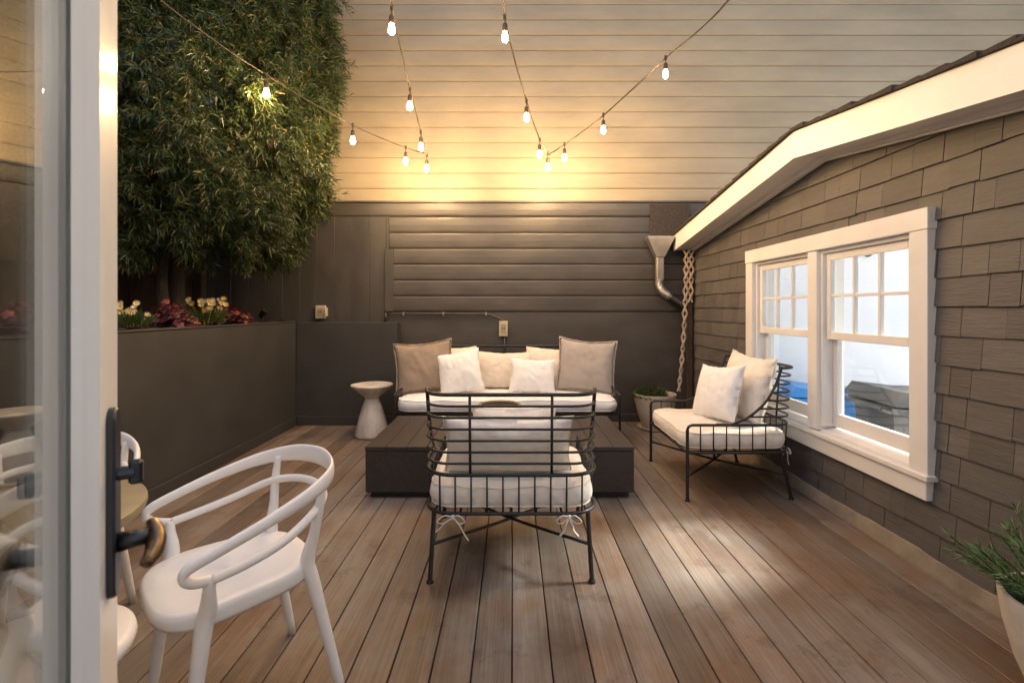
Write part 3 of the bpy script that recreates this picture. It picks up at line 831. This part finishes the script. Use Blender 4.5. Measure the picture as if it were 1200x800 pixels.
def iron_seat(name, hw, label, cat, group, nback, vbars, cushion_mat, loc, rz, seed):
    r = empty(name, loc, rz); tag(r, label, cat, group)
    ZS, ZA, ZT = .322, .506, .885; YF, YRs, YRa, YRt = .355, -.355, -.365, -.392
    I = M['iron']
    mb = MB(); mb.tube(hoop(hw, YF, YRs, ZS, .14), .0092, 8); mb.tube([(-hw,YF,ZS),(hw,YF,ZS)], .0092, 8)
    n = 7 if hw < .6 else 15
    for k in range(n):
        x = -hw+.05+(2*hw-.1)*k/(n-1); mb.tube([(x,YF,ZS-.004),(x,YRs+(.0 if abs(x) < hw-.14 else .05),ZS-.004)], .006, 6)
    mb.build('seat_frame', I, r, True)
    mb = MB(); P = hoop(hw, YF-.03, YRa, ZA, .14); c = .03
    P = [(hw,YF,ZA-.03),(hw,YF-.009,ZA-.009)] + P + [(-hw,YF-.009,ZA-.009),(-hw,YF,ZA-.03)]
    mb.tube(P, .0098, 8); mb.build('arm_rail', I, r, True)
    # upright bars between seat frame and arm rail
    for sx in (-1, 1):
        mb = MB()
        for k in range(1, 7):
            y = YF-.087*k
            if y > YRa+.13: mb.tube([(sx*hw,y,ZS),(sx*hw,y,ZA)], .0047, 6)
        mb.build('side_bars', I, r, True)
    mb = MB()
    for k in range(nback):
        x = -hw+.075+(2*hw-.15)*k/(nback-1)
        e = max(0, abs(x)-(hw-.14)); dy = .14-math.sqrt(max(0, .14**2-e*e))
        mb.tube([(x,YRs+dy,ZS),(x,YRa+dy,ZA)], .0047, 6)
    mb.build('lower_back_bars', I, r, True)
    # side posts sweeping up to the back, and the hoops between them
    post = [(.065,.506),(-.05,.556),(-.155,.644),(-.223,.747),(-.258,.833),(-.275,.885)]
    pc = spline([(0, y, z) for y, z in post], 8)
    for sx in (-1, 1):
        mb = MB(); mb.tube([(sx*(hw-.004), .16, ZA+.004)]+[(sx*(hw-.004), p.y, p.z) for p in pc]+[(sx*(hw-.004),-.277,.897)], .0092, 8); mb.build('back_post', I, r, True)
    def post_y(z):
        for a, b in zip(pc[:-1], pc[1:]):
            if a.z <= z <= b.z: return a.y+(b.y-a.y)*(z-a.z)/(b.z-a.z+1e-9)
        return pc[-1].y
    def rear(z): return YRa+(YRt-YRa)*(z-ZA)/(ZT-ZA)
    mb = MB()
    for k in range(1, 8):
        z = ZA+(ZT-ZA)*k/7; mb.tube(hoop(hw-.004, post_y(z), rear(z), z, .125), .0095*(1 if hw < .6 else 1.35) if k == 7 else .0064, 8)
    for x in vbars: mb.tube([(x,YRa,ZA),(x,rear(ZT),ZT)], .0068, 7)
    mb.build('backrest', I, r, True)
    for sx in (-1, 1):
        mb = MB(); mb.tube([(sx*hw,YF,.008),(sx*hw,YF,ZA-.03)], .0112, 8); mb.lathe([(.017,0),(.018,.006),(.0135,.014)], (sx*hw,YF,.0005), 10); mb.build('leg', I, r, True, 40)
    for sx in (-1, 1):
        mb = MB(); mb.tube([(sx*(hw-.03),-.355,.008),(sx*(hw-.04),-.285,ZS)], .0112, 8); mb.lathe([(.017,0),(.018,.006),(.0135,.014)], (sx*(hw-.03),-.355,.0005), 10); mb.build('leg', I, r, True, 40)
    mb = MB()
    if hw < .6:
        for sx in (-1, 1): mb.tube(spline([(sx*hw,YF,.165),(0,.0,.148),(-sx*(hw-.035),-.325,.165)], 4), .0082, 7)
        mb.tube([(0,0,.148),(0,0,ZS)], .008, 7)
    else:
        for sx in (-1, 1): mb.tube([(sx*hw,YF,.165),(sx*(hw-.035),-.325,.165)], .0082, 7)
        mb.tube([(-hw+.015,0,.165),(hw-.015,0,.165)], .0082, 7)
    mb.build('brace', I, r, True)
    mb, rings = soft_box(hw-.022, YF+.005, YRs+.02, ZS+.014, ZS+.128, .11, seed=seed)
    cu = mb.build('seat_cushion', cushion_mat, r, True)
    for q in rings:
        pm = MB(); pm.tube(q, .0045, 6, closed=True); pm.build('piping', cushion_mat, cu, True)
    if hw < .6:
        for sx in (-1, 1):
            tm = MB(); bow(tm, (sx*(hw-.14), YRs-.012, ZS-.012), (0,-1), seed+sx); tm.build('tie', M['tie'], r, True)
    return r

iron_seat('iron_armchair', .41, 'black iron armchair seen from behind, its back to the camera', 'armchair', 'black iron armchairs', 10, (-.19,.19), M['cushion'], (-.005, 2.623, 0), 0, 3)
iron_seat('iron_armchair', .425, 'black iron armchair seen side on beneath the shed window', 'armchair', 'black iron armchairs', 10, (-.19,.19), M['cushion'], (1.525, 3.652, 0), R(90), 8)
iron_seat('iron_sofa', 1.03, 'long black iron sofa with white seat cushion against back wall', 'sofa', None, 24, (-.75,-.38,0,.38,.75), M['whitecloth'], (-.045, 4.775, 0), R(180), 14)

# ------------------------------------------------------------------ pillows
def pillow(loc, w, hgt, t, rot, mat, label, seed=0, flange=0.0, group=None, pinch=.07):
    """local: X width, Z height, Y thickness; rot = (lean back, roll, yaw) in degrees"""
    n = 30; mb = MB()
    def surf(sg):
        for j in range(n+1):
            for i in range(n+1):
                u = -1+2*i/n; v = -1+2*j/n
                x = u*w/2*(1-pinch*(1-v*v)*u*u); z = v*hgt/2*(1-pinch*(1-u*u)*v*v)
                fu = max(0, 1-abs(u)**2.6); fv = max(0, 1-abs(v)**2.6)
                th = t/2*(fu*fv)**.52
                q = mnoise.fractal(Vector((u*2.2+seed*7, v*2.2, sg*3+seed)), 1, 2, 4)
                cr = mnoise.noise(Vector((u*5+v*2+seed*3, v*1.5-u, sg*2)))
                th *= 1+.10*q
                edge = min(1-abs(u), 1-abs(v))
                th += .010*cr*min(1, edge*4)*(fu*fv)
                sag = -.03*hgt*(1-u*u)*max(0, v)*abs(math.sin(seed+.5))
                mb.v.append((x+.006*q, sg*th, z+.006*cr+sag))
    surf(-1); surf(1); m = (n+1)*(n+1)
    for j in range(n):
        for i in range(n):
            a = j*(n+1)+i
            mb.f.append((a, a+1, a+n+2, a+n+1)); mb.f.append((m+a, m+a+n+1, m+a+n+2, m+a+1))
    # closed edge: the rims of both faces are joined
    rim = [i for i in range(n+1)]+[j*(n+1)+n for j in range(1, n+1)]+[n*(n+1)+i for i in range(n-1, -1, -1)]+[j*(n+1) for j in range(n-1, 0, -1)]
    k = len(rim)
    for q in range(k): mb.f.append((rim[q], m+rim[q], m+rim[(q+1) % k], rim[(q+1) % k]))
    if flange:
        o = len(mb.v)
        for sg in (-.0015, .0015):
            for q in range(k):
                x, y, z = mb.v[rim[q]]; l = math.hypot(x/w, z/hgt)
                wob = 1+.25*mnoise.noise(Vector((x*22+seed, z*22, 0)))
                ux = (1 if x > 0 else -1) if abs(x)/w > abs(z)/hgt-.02 else 0; uz = (1 if z > 0 else -1) if abs(z)/hgt > abs(x)/w-.02 else 0
                mb.v.append((x+ux*flange*wob, sg+.006*mnoise.noise(Vector((x*14, z*14, seed))), z+uz*flange*wob))
        for q in range(k):
            q2 = (q+1) % k
            mb.f.append((rim[q], rim[q2], o+q2, o+q)); mb.f.append((m+rim[q], o+k+q, o+k+q2, m+rim[q2])); mb.f.append((o+q, o+q2, o+k+q2, o+k+q))
    else:
        mb.tube([mb.v[i] for i in rim], .0035, 5, closed=True)
    o = mb.build('throw_pillow', mat, None, True)
    o.location = loc
    o.rotation_euler = (Matrix.Rotation(R(rot[2]),3,'Z') @ Matrix.Rotation(R(rot[0]),3,'X') @ Matrix.Rotation(R(rot[1]),3,'Y')).to_euler()
    return tag(o, label, 'pillow', group)
SG = 'pillows on the sofa'
# sofa (faces -Y; leaning back = top towards +Y = negative X rotation)
pillow((-.875, 4.83, .705), .56, .50, .17, (-16, -5, 8), M['taupe'], 'taupe linen pillow at the side table end of the sofa', 1, .016, SG)
pillow((-.60, 5.02, .685), .46, .42, .15, (-12, 0, 2), M['creamcloth'], 'cream pillow hidden behind the tilted white pillow', 2, 0, SG)
pillow((-.51, 4.74, .665), .43, .42, .16, (-20, -12, -6), M['whitecloth'], 'bright white pillow leaning beside the taupe pillow', 3, 0, SG)
pillow((-.09, 4.98, .655), .60, .385, .17, (-12, 1, 0), M['creamcloth'], 'wide cream pillow in the middle of the sofa back', 4, 0, SG)
pillow((.20, 4.75, .625), .45, .35, .16, (-22, 3, 3), M['whitecloth'], 'small white pillow lying in front of the wide cream pillow', 5, 0, SG)
pillow((.38, 5.0, .675), .50, .41, .16, (-12, 4, -6), M['creamcloth'], 'cream pillow tucked behind the grey linen pillow', 6, 0, SG)
pillow((.745, 4.85, .715), .56, .52, .17, (-15, 4, -8), M['greycloth'], 'grey linen pillow with frayed edge on the sofa', 7, .016, SG)
# armchair with its back to the camera
pillow((-.02, 2.43, .602), .65, .305, .17, (14, 0, 0), M['cushion'], 'wide cream back pillow behind the bars of the armchair', 8, 0, 'pillows on the armchairs')
pillow((.01, 2.60, .612), .44, .33, .15, (22, 0, 3), M['cushion'], 'square cream pillow in front of the wide pillow on armchair', 9, 0, 'pillows on the armchairs')
# armchair below the window
pillow((1.765, 3.66, .70), .60, .50, .17, (-14, 2, -86), M['cushion'], 'large cream pillow against the back of the armchair under window', 10, 0, 'pillows on the armchairs')
pillow((1.53, 3.60, .665), .43, .42, .16, (-20, -6, -72), M['whitecloth'], 'plump white pillow in front on the armchair under window', 11, 0, 'pillows on the armchairs')

# ------------------------------------------------------------------ coffee table and bowl
ct = empty('coffee_table', (-.083, 3.74, 0)); tag(ct, 'large low dark brown slatted coffee table on a plinth', 'table')
tw, td = .908, .47
mb = MB(); mb.box(-tw+.03, tw-.03, -td+.03, td-.03, .001, .045, .003); mb.build('plinth', M['black'], ct)
mb = MB(); mb.box(-tw+.008, tw-.008, -td+.008, td-.008, .046, .322)
mb.box(-tw, tw, -td, -td+.0075, .042, .318, .003); mb.box(-tw, tw, td-.0075, td, .042, .318, .003)
mb.box(-tw, -tw+.0075, -td+.008, td-.008, .042, .318, .003); mb.box(tw-.0075, tw, -td+.008, td-.008, .042, .318, .003)
mb.build('body', M['tabledark'], ct)
mb = MB(); n = 13
for k in range(n):
    a = -tw-.003+(2*tw+.006)*k/n; b = -tw-.003+(2*tw+.006)*(k+1)/n
    mb.box(a+.0015, b-.0015, -td-.004, td+.004, .3225, .352, .003)
mb.build('top', M['tabledark'], ct)
bo = empty('stone_bowl', (-.10, 3.93, .353)); tag(bo, 'round taupe stone bowl with dark filling on coffee table', 'bowl')
mb = MB(); mb.lathe([(.085,0),(.11,.02),(.16,.09),(.175,.145),(.172,.157),(.157,.158),(.150,.149),(.145,.13)], (0,0,0), 40, True, False); mb.build('body', M['bowl'], bo, True)
mb = MB(); mb.lathe([(.001,.152),(.08,.153),(.151,.150)], (0,0,0), 30, False, False); mb.build('filling', M['water'], bo, True)

# hourglass side table
st = empty('side_table', (-1.417, 4.90, 0)); tag(st, 'white hourglass stone side table beside the sofa', 'side table')
mb = MB(); mb.lathe([(.160,0),(.168,.006),(.170,.02),(.128,.19),(.093,.31),(.074,.355),(.068,.375)], (0,0,0.0005), 48, True, False); mb.build('base', M['stone'], st, True, 50)
mb = MB(); mb.lathe([(.068,.375),(.075,.39),(.125,.435),(.185,.488),(.205,.503),(.209,.510),(.207,.518),(.19,.521),(.001,.521)], (0,0,0.0005), 48, False, False); mb.build('table_top', M['stone'], st, True, 50)

# ------------------------------------------------------------------ white moulded chairs, table, stool
def white_chair(loc, f, label):
    rz = math.atan2(f[1], f[0]) - math.pi/2       # local +Y is forward, local +X its right
    r = empty('moulded_chair', (loc[0], loc[1], 0), rz); tag(r, label, 'chair', 'white moulded chairs at the bistro table')
    P = M['plastic']
    # seat: rounded trapezoid with a downturned rim
    out = []; n = 56
    for k in range(n):
        a = 2*math.pi*k/n; c, s = math.cos(a), math.sin(a); e = .62
        x = math.copysign(abs(c)**e, c); y = math.copysign(abs(s)**e, s)
        hwid = .232-.045*(1-(y+1)/2)
        out.append((x*hwid, y*.232+.028))
    layers = [(0,.428),(.5,.428),(.85,.425),(.93,.415),(.955,.402),(.985,.400),(1.0,.412),(1.0,.438),(.985,.450),(.95,.455),(.8,.452),(.5,.447),(0,.446)]
    mb = MB()
    for s, z in layers:
        for x, y in out:
            dz = -.010*max(0, y/.24)**3*(z > .42)
            mb.v.append((x*s, .028+(y-.028)*s, z+dz))
    for i in range(len(layers)-1):
        for k in range(n): mb.f.append((i*n+k, i*n+(k+1) % n, (i+1)*n+(k+1) % n, (i+1)*n+k))
    mb.build('seat', P, r, True)
    # rails
    up = [(.253,.148,.548),(.262,.190,.560),(.266,.214,.582),(.270,.200,.606),(.276,.12,.634),(.272,0,.670),(.240,-.135,.706),(.155,-.235,.728),(0,-.272,.736)]
    rads = [.0140,.0155,.0165,.017,.017,.019,.025,.031,.034]
    full = spline(up + [(-x, y, z) for x, y, z in up[-2::-1]], 7); fr = lerp_list(rads + rads[-2::-1], 7)
    mb = MB(); mb.tube(full, 1.0, 12); # reshape cross-section: upright flattened band
    nv = 12; o = 0
    for i, p in enumerate(full):
        for k in range(nv):
            v = Vector(mb.v[i*nv+k]) - p
            hz = v.dot(Vector((0,0,1))); v2 = v - Vector((0,0,hz))
            mb.v[i*nv+k] = tuple(p + v2*(.0118 if fr[i] < .02 else max(.0085, .0118-.35*(fr[i]-.02))) + Vector((0,0,hz*fr[i])))
    mb.build('top_rail', P, r, True)
    low = [(.253,.148,.548),(.254,.06,.560),(.242,-.05,.585),(.200,-.155,.625),(.12,-.222,.642),(0,-.246,.648)]
    full = spline(low + [(-x, y, z) for x, y, z in low[-2::-1]], 7)
    mb = MB(); mb.tube(full, .0138, 10); mb.build('lower_rail', P, r, True)
    for sx in (-1, 1):
        mb = MB(); s2 = spline([(sx*.253,.150,.552),(sx*.245,.150,.515),(sx*.226,.148,.46),(sx*.218,.160,.38),(sx*.222,.205,.001)], 6)
        mb.tube(s2, lerp_list([.0145,.017,.023,.023,.0145], 6), 12); mb.build('leg', P, r, True)
        mb = MB(); s2 = spline([(sx*.198,-.188,.716),(sx*.194,-.176,.64),(sx*.180,-.165,.55),(sx*.164,-.150,.46),(sx*.172,-.165,.38),(sx*.212,-.245,.001)], 6)
        mb.tube(s2, lerp_list([.0115,.0145,.016,.023,.023,.0145], 6), 12); mb.build('leg', P, r, True)
    return r
white_chair((-.89, 1.59), (-.70, -.71), 'white moulded armchair on the deck in front of the door edge')
white_chair((-1.735, 1.80), (.45, -.89), 'white moulded chair mostly hidden behind the open door')

bt = empty('bistro_table', (-1.383, 1.243, 0)); tag(bt, 'round olive topped bistro table behind the open door', 'table')
mb = MB(); mb.lathe([(.345,.700),(.355,.703),(.359,.715),(.357,.728),(.352,.731),(.001,.731)], (0,0,0), 64, True, False); mb.build('table_top', M['bistro'], bt, True, 40)
for ang in (50, 170, 290):
    a = R(ang); mb = MB(); mb.tube([(math.cos(a)*.17, math.sin(a)*.17, .70),(math.cos(a)*.31, math.sin(a)*.31, .001)], [.019,.013], 10); mb.build('leg', M['plastic'], bt, True)
sl_ = empty('round_stool', (-1.168, 1.172, 0)); tag(sl_, 'white rounded stool seat peeking out below the bistro table', 'stool')
mb = MB(); mb.lathe([(.15,.398),(.185,.400),(.202,.412),(.207,.43),(.203,.446),(.19,.455),(.12,.452),(.001,.45)], (0,0,0), 48, True, False); mb.build('seat', M['plastic'], sl_, True)
for ang in (10, 130, 250):
    a = R(ang+40); mb = MB(); mb.tube([(math.cos(a)*.12, math.sin(a)*.12, .405),(math.cos(a)*.16, math.sin(a)*.16, .001)], [.018,.012], 10); mb.build('leg', M['plastic'], sl_, True)

# ------------------------------------------------------------------ potted plants
def pot_plant(loc, rr, hgt, label, mat, kind, saucer):
    r = empty('potted_plant', loc); tag(r, label, 'potted plant', 'potted plants on the deck')
    b = .02 if saucer else .001
    mb = MB(); mb.lathe([(rr*.55,b),(rr*.60,b+.01),(rr*.80,b+hgt*.35),(rr*.94,b+hgt*.7),(rr,b+hgt*.97),(rr*1.0,b+hgt),(rr*.93,b+hgt),(rr*.90,b+hgt*.93),(rr*.88,b+hgt*.85)], (0,0,0), 48, True, False); mb.build('pot', mat, r, True, 50)
    if saucer:
        mb = MB(); mb.lathe([(rr*.70,.001),(rr*.82,.012),(rr*.84,.03),(rr*.80,.03),(rr*.76,.016),(.001,.015)], (0,0,0), 40, True, False); mb.build('saucer', mat, r, True, 40)
    mb = MB(); mb.lathe([(.001,b+hgt*.89),(rr*.895,b+hgt*.88)], (0,0,0), 32, False, False); mb.build('soil', M['soil'], r)
    V = []; F = []; sm = MB(); z0 = b+hgt*.88
    if kind == 'rosemary':
        for k in range(60):
            a = random.uniform(0, 6.283); l = random.uniform(0, rr*.7); p = Vector((math.cos(a)*l, math.sin(a)*l, z0))
            hh = random.uniform(.13, .27); ln = Vector((math.cos(a)*l*random.uniform(.5,1.7)+random.uniform(-.05,.05), math.sin(a)*l*random.uniform(.6,1.8)+random.uniform(-.05,.05), hh))
            pts = spline([p, p+ln*.5+Vector((0,0,.02)), p+ln], 7); sm.tube(pts, .0018, 4)
            for i, q in enumerate(pts):
                for _ in range(6):
                    t = (pts[min(i+1, len(pts)-1)]-pts[max(i-1,0)]).normalized(); b2 = random.uniform(0, 6.283)
                    u1 = t.orthogonal().normalized(); sd = u1*math.cos(b2)+t.cross(u1)*math.sin(b2)
                    dv = (t*random.uniform(.5,1.1)+sd*.7).normalized()
                    leaf(V, F, q, dv, dv.cross(t).normalized(), random.uniform(.025,.048), .0022, .05)
        sm.build('stems', M['herb'], r)
        lm = M['rosemary']
    else:
        for k in range(1500):
            a = random.uniform(0, 6.283); l = rr*.95*math.sqrt(random.random())
            if math.sin(a*1.0+2.0)*l > rr*.6: continue
            p = Vector((math.cos(a)*l-.03, math.sin(a)*l, z0+random.random()*.12*(1-(l/rr)**2)+.0))
            dv = Vector((math.cos(a)*random.uniform(0,.8)+random.uniform(-.4,.4), math.sin(a)*random.uniform(0,.8)+random.uniform(-.4,.4), random.uniform(.1,1))).normalized()
            leaf(V, F, p, dv, dv.orthogonal().normalized(), random.uniform(.025,.05), .0045, .1)
        sm.tube([(.055,.0,z0-.01),(.055,0,z0+.085)], .018, 8); sm.build('stump', M['bark'], r)
        lm = M['herb']
    mb = MB(); mb.v = V; mb.f = F; mb.build('foliage', lm, r)
    return r
pot_plant((1.535, 5.20, 0), .222, .355, 'cream pot with low green plant in the far corner by lattice', M['pot'], 'herb', True)
pot_plant((1.815, 1.525, 0), .205, .34, 'pale tall pot of rosemary cut off by the frame at the shed wall', M['potwhite'], 'rosemary', False)

# ------------------------------------------------------------------ open glazed door
DA = R(119.2); dd = Vector((math.cos(DA), math.sin(DA), 0)); dn = Vector((math.sin(DA), -math.cos(DA), 0))   # along the leaf, and its normal towards the camera
END = Vector((-.489, .600, 0))                    # free edge of the leaf on its camera-side face
door = empty('glazed_door', (END.x, END.y, 0), 0)
door.rotation_euler = (0, 0, DA)                  # local +X runs from hinge to free edge, local -Y faces the camera
tag(door, 'open white glazed door with bronze lever handle at the frame edge', 'door')
# local: x from -W (hinge) to 0 (free edge); y from 0 (camera-side face) to +T
Wd, T = .86, .045; Zb, Zt = .03, 2.12; ST = .098
mb = MB()
mb.box(-ST, 0, 0, T, Zb, Zt, .002); mb.box(-Wd, -Wd+ST, 0, T, Zb, Zt, .002)
mb.box(-Wd+ST+.0005, -ST-.0005, .0005, T-.0005, Zb, Zb+.22, .002); mb.box(-Wd+ST+.0005, -ST-.0005, .0005, T-.0005, Zt-.12, Zt, .002)
mb.build('frame', M['doorwhite'], door)
mb = MB()
gx0, gx1, gz0, gz1 = -Wd+ST, -ST, Zb+.22, Zt-.12
def bead(ys, yg):
    prof = [(0, ys), (.004, ys-.004 if ys < yg else ys+.004), (.009, (ys*.7+yg*.3)), (.011, (ys*.45+yg*.55)), (.0155, yg), (0, yg)]
    for x, sgn in ((gx1, -1), (gx0, 1)):
        o = len(mb.v); n = len(prof)
        for z in (gz0, gz1):
            for (a, y) in prof: mb.v.append((x+sgn*a, y, z))
        for k in range(n): mb.f.append((o+k, o+(k+1) % n, o+n+(k+1) % n, o+n+k))
        mb.f.append(tuple(o+k for k in range(n))); mb.f.append(tuple(o+n+k for k in range(n)))
    for z, sgn in ((gz0, 1), (gz1, -1)):
        o = len(mb.v); n = len(prof)
        for x in (gx0+.016, gx1-.016):
            for (a, y) in prof: mb.v.append((x, y, z+sgn*a))
        for k in range(n): mb.f.append((o+k, o+(k+1) % n, o+n+(k+1) % n, o+n+k))
bead(.001, .0175); bead(T-.001, T-.0175)
mb.build('glazing_bead', M['doorwhite'], door)
mb = MB(); mb.box(gx0-.008, gx1+.008, .0195, .0225, gz0-.008, gz1+.008); mb.build('pane', M['doorglass'], door)
mb = MB(); mb.box(gx0-.008, gx1+.008, .0255, .0275, gz0-.008, gz1+.008); mb.build('pane', M['doorglass'], door)
for sy, y0 in ((-1, 0), (1, T)):
    zc = 1.0
    def Y(a): return y0+sy*a
    mb = MB()
    # tall plate with rounded ends
    n = 10; xc = -.045; hw_ = .016; z0, z1 = .962, 1.150
    ring = [(xc+hw_*math.cos(math.pi*k/n), z1+hw_*math.sin(math.pi*k/n)) for k in range(n+1)] + [(xc+hw_*math.cos(math.pi+math.pi*k/n), z0+hw_*math.sin(math.pi+math.pi*k/n)) for k in range(n+1)]
    o = len(mb.v); m_ = len(ring)
    for a, s in ((.0005,1.0),(.006,1.0),(.0085,.88)):
        for (x, z) in ring: mb.v.append((xc+(x-xc)*s, Y(a), z if s == 1 else (z+.002 if z < z0 else z-.002)))
    for i in (0, 1):
        for k in range(m_): mb.f.append((o+i*m_+k, o+i*m_+(k+1) % m_, o+(i+1)*m_+(k+1) % m_, o+(i+1)*m_+k))
    mb.f.append(tuple(o+2*m_+k for k in range(m_)))
    mb.build('handle_plate', M['steel'], door)
    mb = MB(); mb.tube([(xc,Y(.0085),1.008),(xc,Y(.024),1.009),(xc,Y(.038),1.010)], [.0115,.0095,.0095], 14)
    hd = mb.build('handle_stem', M['steel'], door, True)
    mb = MB(); s2 = spline([(xc+.012,Y(.037),1.024),(xc+.005,Y(.042),1.015),(xc-.006,Y(.045),1.006),(xc-.022,Y(.045),.999),(xc-.042,Y(.041),.995)], 6)
    mb.tube(s2, lerp_list([.005,.009,.0105,.0100,.007], 6), 12); mb.build('lever', M['bronze'], door, True)
    mb = MB(); mb.tube([(xc,Y(.0085),1.088),(xc,Y(.024),1.088)], .008, 12); mb.box(xc-.006, xc+.006, min(Y(.018),Y(.032)), max(Y(.018),Y(.032)), 1.074, 1.102, .003); mb.build('thumb_turn', M['steel'], door)
mb = MB()
for z in (.25, 1.1, 1.9): mb.tube([(-Wd-.006,T/2,z-.05),(-Wd-.006,T/2,z+.05)], .008, 10)
mb.build('hinge', M['steel'], door)

# ------------------------------------------------------------------ string lights
def P3(x, y, Yd): return Vector(((x-600)*Yd/567, Yd, CH+(362-y)*Yd/567))
def string_light(nodes, label, bulbs, hooks=None):
    r = group_at_origin('string_light', label, 'string light', 'string lights over the deck')
    pts = spline(nodes, 10)
    mb = MB(); mb.tube(pts, .0042, 6)
    mb.tube([p+Vector((.006,.0,-.003+.004*math.sin(i*.9))) for i, p in enumerate(pts)], .0032, 5)
    mb.build('cord', M['cord'], r, True)
    for (c, sw) in bulbs:
        c = Vector(c); mb = MB()
        k = Vector((sw*.6, 0, 0))
        mb.tube([c+Vector((0,0,.018)), c+Vector((0,0,-.016))], .011, 8)
        mb.tube([c+Vector((0,0,-.01)), c+k*.02+Vector((0,0,-.055))], .0045, 6)
        b = c+k*.02+Vector((0,0,-.055))
        mb.lathe([(.008,.012),(.0165,.004),(.0185,-.012),(.0185,-.042),(.0165,-.048)], tuple(b), 14); so_ = mb.build('socket', M['cord'], r, True, 40)
        mb = MB(); mb.lathe([(.011,-.0485),(.013,-.055),(.0185,-.073),(.0215,-.090),(.020,-.104),(.0135,-.114),(.004,-.119)], tuple(b), 14); mb.build('bulb', M['bulb'], so_, True)
    return r
A1 = P3(500.5, 180, 5.57); A2 = P3(643, 181, 5.57)
def nd(*a): return [P3(*q) for q in a]
# string 1: from upper left across the tree to the first hook
q1 = nd((475.5,173,4.82),(413.5,147,4.4),(312,88,3.62)); e1 = [Vector((-1.98,2.75,3.02)), Vector((-2.05,1.9,3.10)), Vector((-2.1,.9,3.2)), Vector((-2.1,-.21,3.3))]
string_light([A1]+q1+e1, 'string light crossing the tree towards the planter side', [(q1[0],.1),(q1[1],0),(q1[2],.1),(e1[1]+Vector((0,.1,-.01)),0)])
h1 = nd((500,182,4.98)); q2 = nd((493,155,4.5),(480.5,105,4.05),(459,10,3.2)); e2 = [Vector((-.69,2.3,3.40)), Vector((-.60,1.4,3.42)), Vector((-.5,-.21,3.3))]
string_light([A1]+h1+q2+e2, 'string light running overhead from the hook nearest the tree', [(h1[0],0),(q2[0],.2),(q2[1],-.1),(q2[2],0),(e2[0],0)])
h2 = nd((642,180,4.98)); q3 = nd((632.5,164,4.55),(617,119,4.15),(591.5,20,3.3)); e3 = [Vector((-.07,2.35,3.45)), Vector((-.1,1.4,3.45)), Vector((-.12,-.21,3.3))]
string_light([A2]+h2+q3+e3, 'string light running overhead from the middle of the siding', [(h2[0],0),(q3[0],-.1),(q3[1],0),(q3[2],.1),(e3[0],0)])
q4 = nd((661.5,169,4.85),(707,135,4.5),(780,68,4.1),(853,0,3.55)); e4 = [Vector((1.75,2.6,3.85)), Vector((2.0,1.2,3.7)), Vector((2.3,-.21,3.3))]
string_light([A2]+q4+e4, 'string light rising towards the shed roof side', [(q4[0],0),(q4[1],0),(q4[2],0),(e4[0],0),(e4[1],0)])
for a in (A1, A2):
    mb = MB(); mb.tube([a+Vector((0,.03,0)), a+Vector((0,-.02,0)), a+Vector((0,-.03,.012))], .004, 6)
    tag(mb.build('hook', M['cord']), 'small hook in the cream siding where %s' % ('two cords meet near the tree' if a is A1 else 'two cords meet above the sofa'), 'hook', 'hooks in the siding')

# ------------------------------------------------------------------ render settings
S.view_settings.view_transform = 'Standard'; S.view_settings.look = 'None'
S.view_settings.exposure = 1.5; S.view_settings.gamma = 1.0
S.render.engine = 'CYCLES'
cy = S.cycles
cy.use_denoising = True
try: cy.denoiser = 'OPENIMAGEDENOISE'
except Exception: pass
cy.sample_clamp_indirect = 6.0; cy.sample_clamp_direct = 0.0
cy.max_bounces = 8; cy.diffuse_bounces = 4; cy.glossy_bounces = 5; cy.transparent_max_bounces = 24
cy.caustics_reflective = False; cy.caustics_refractive = False
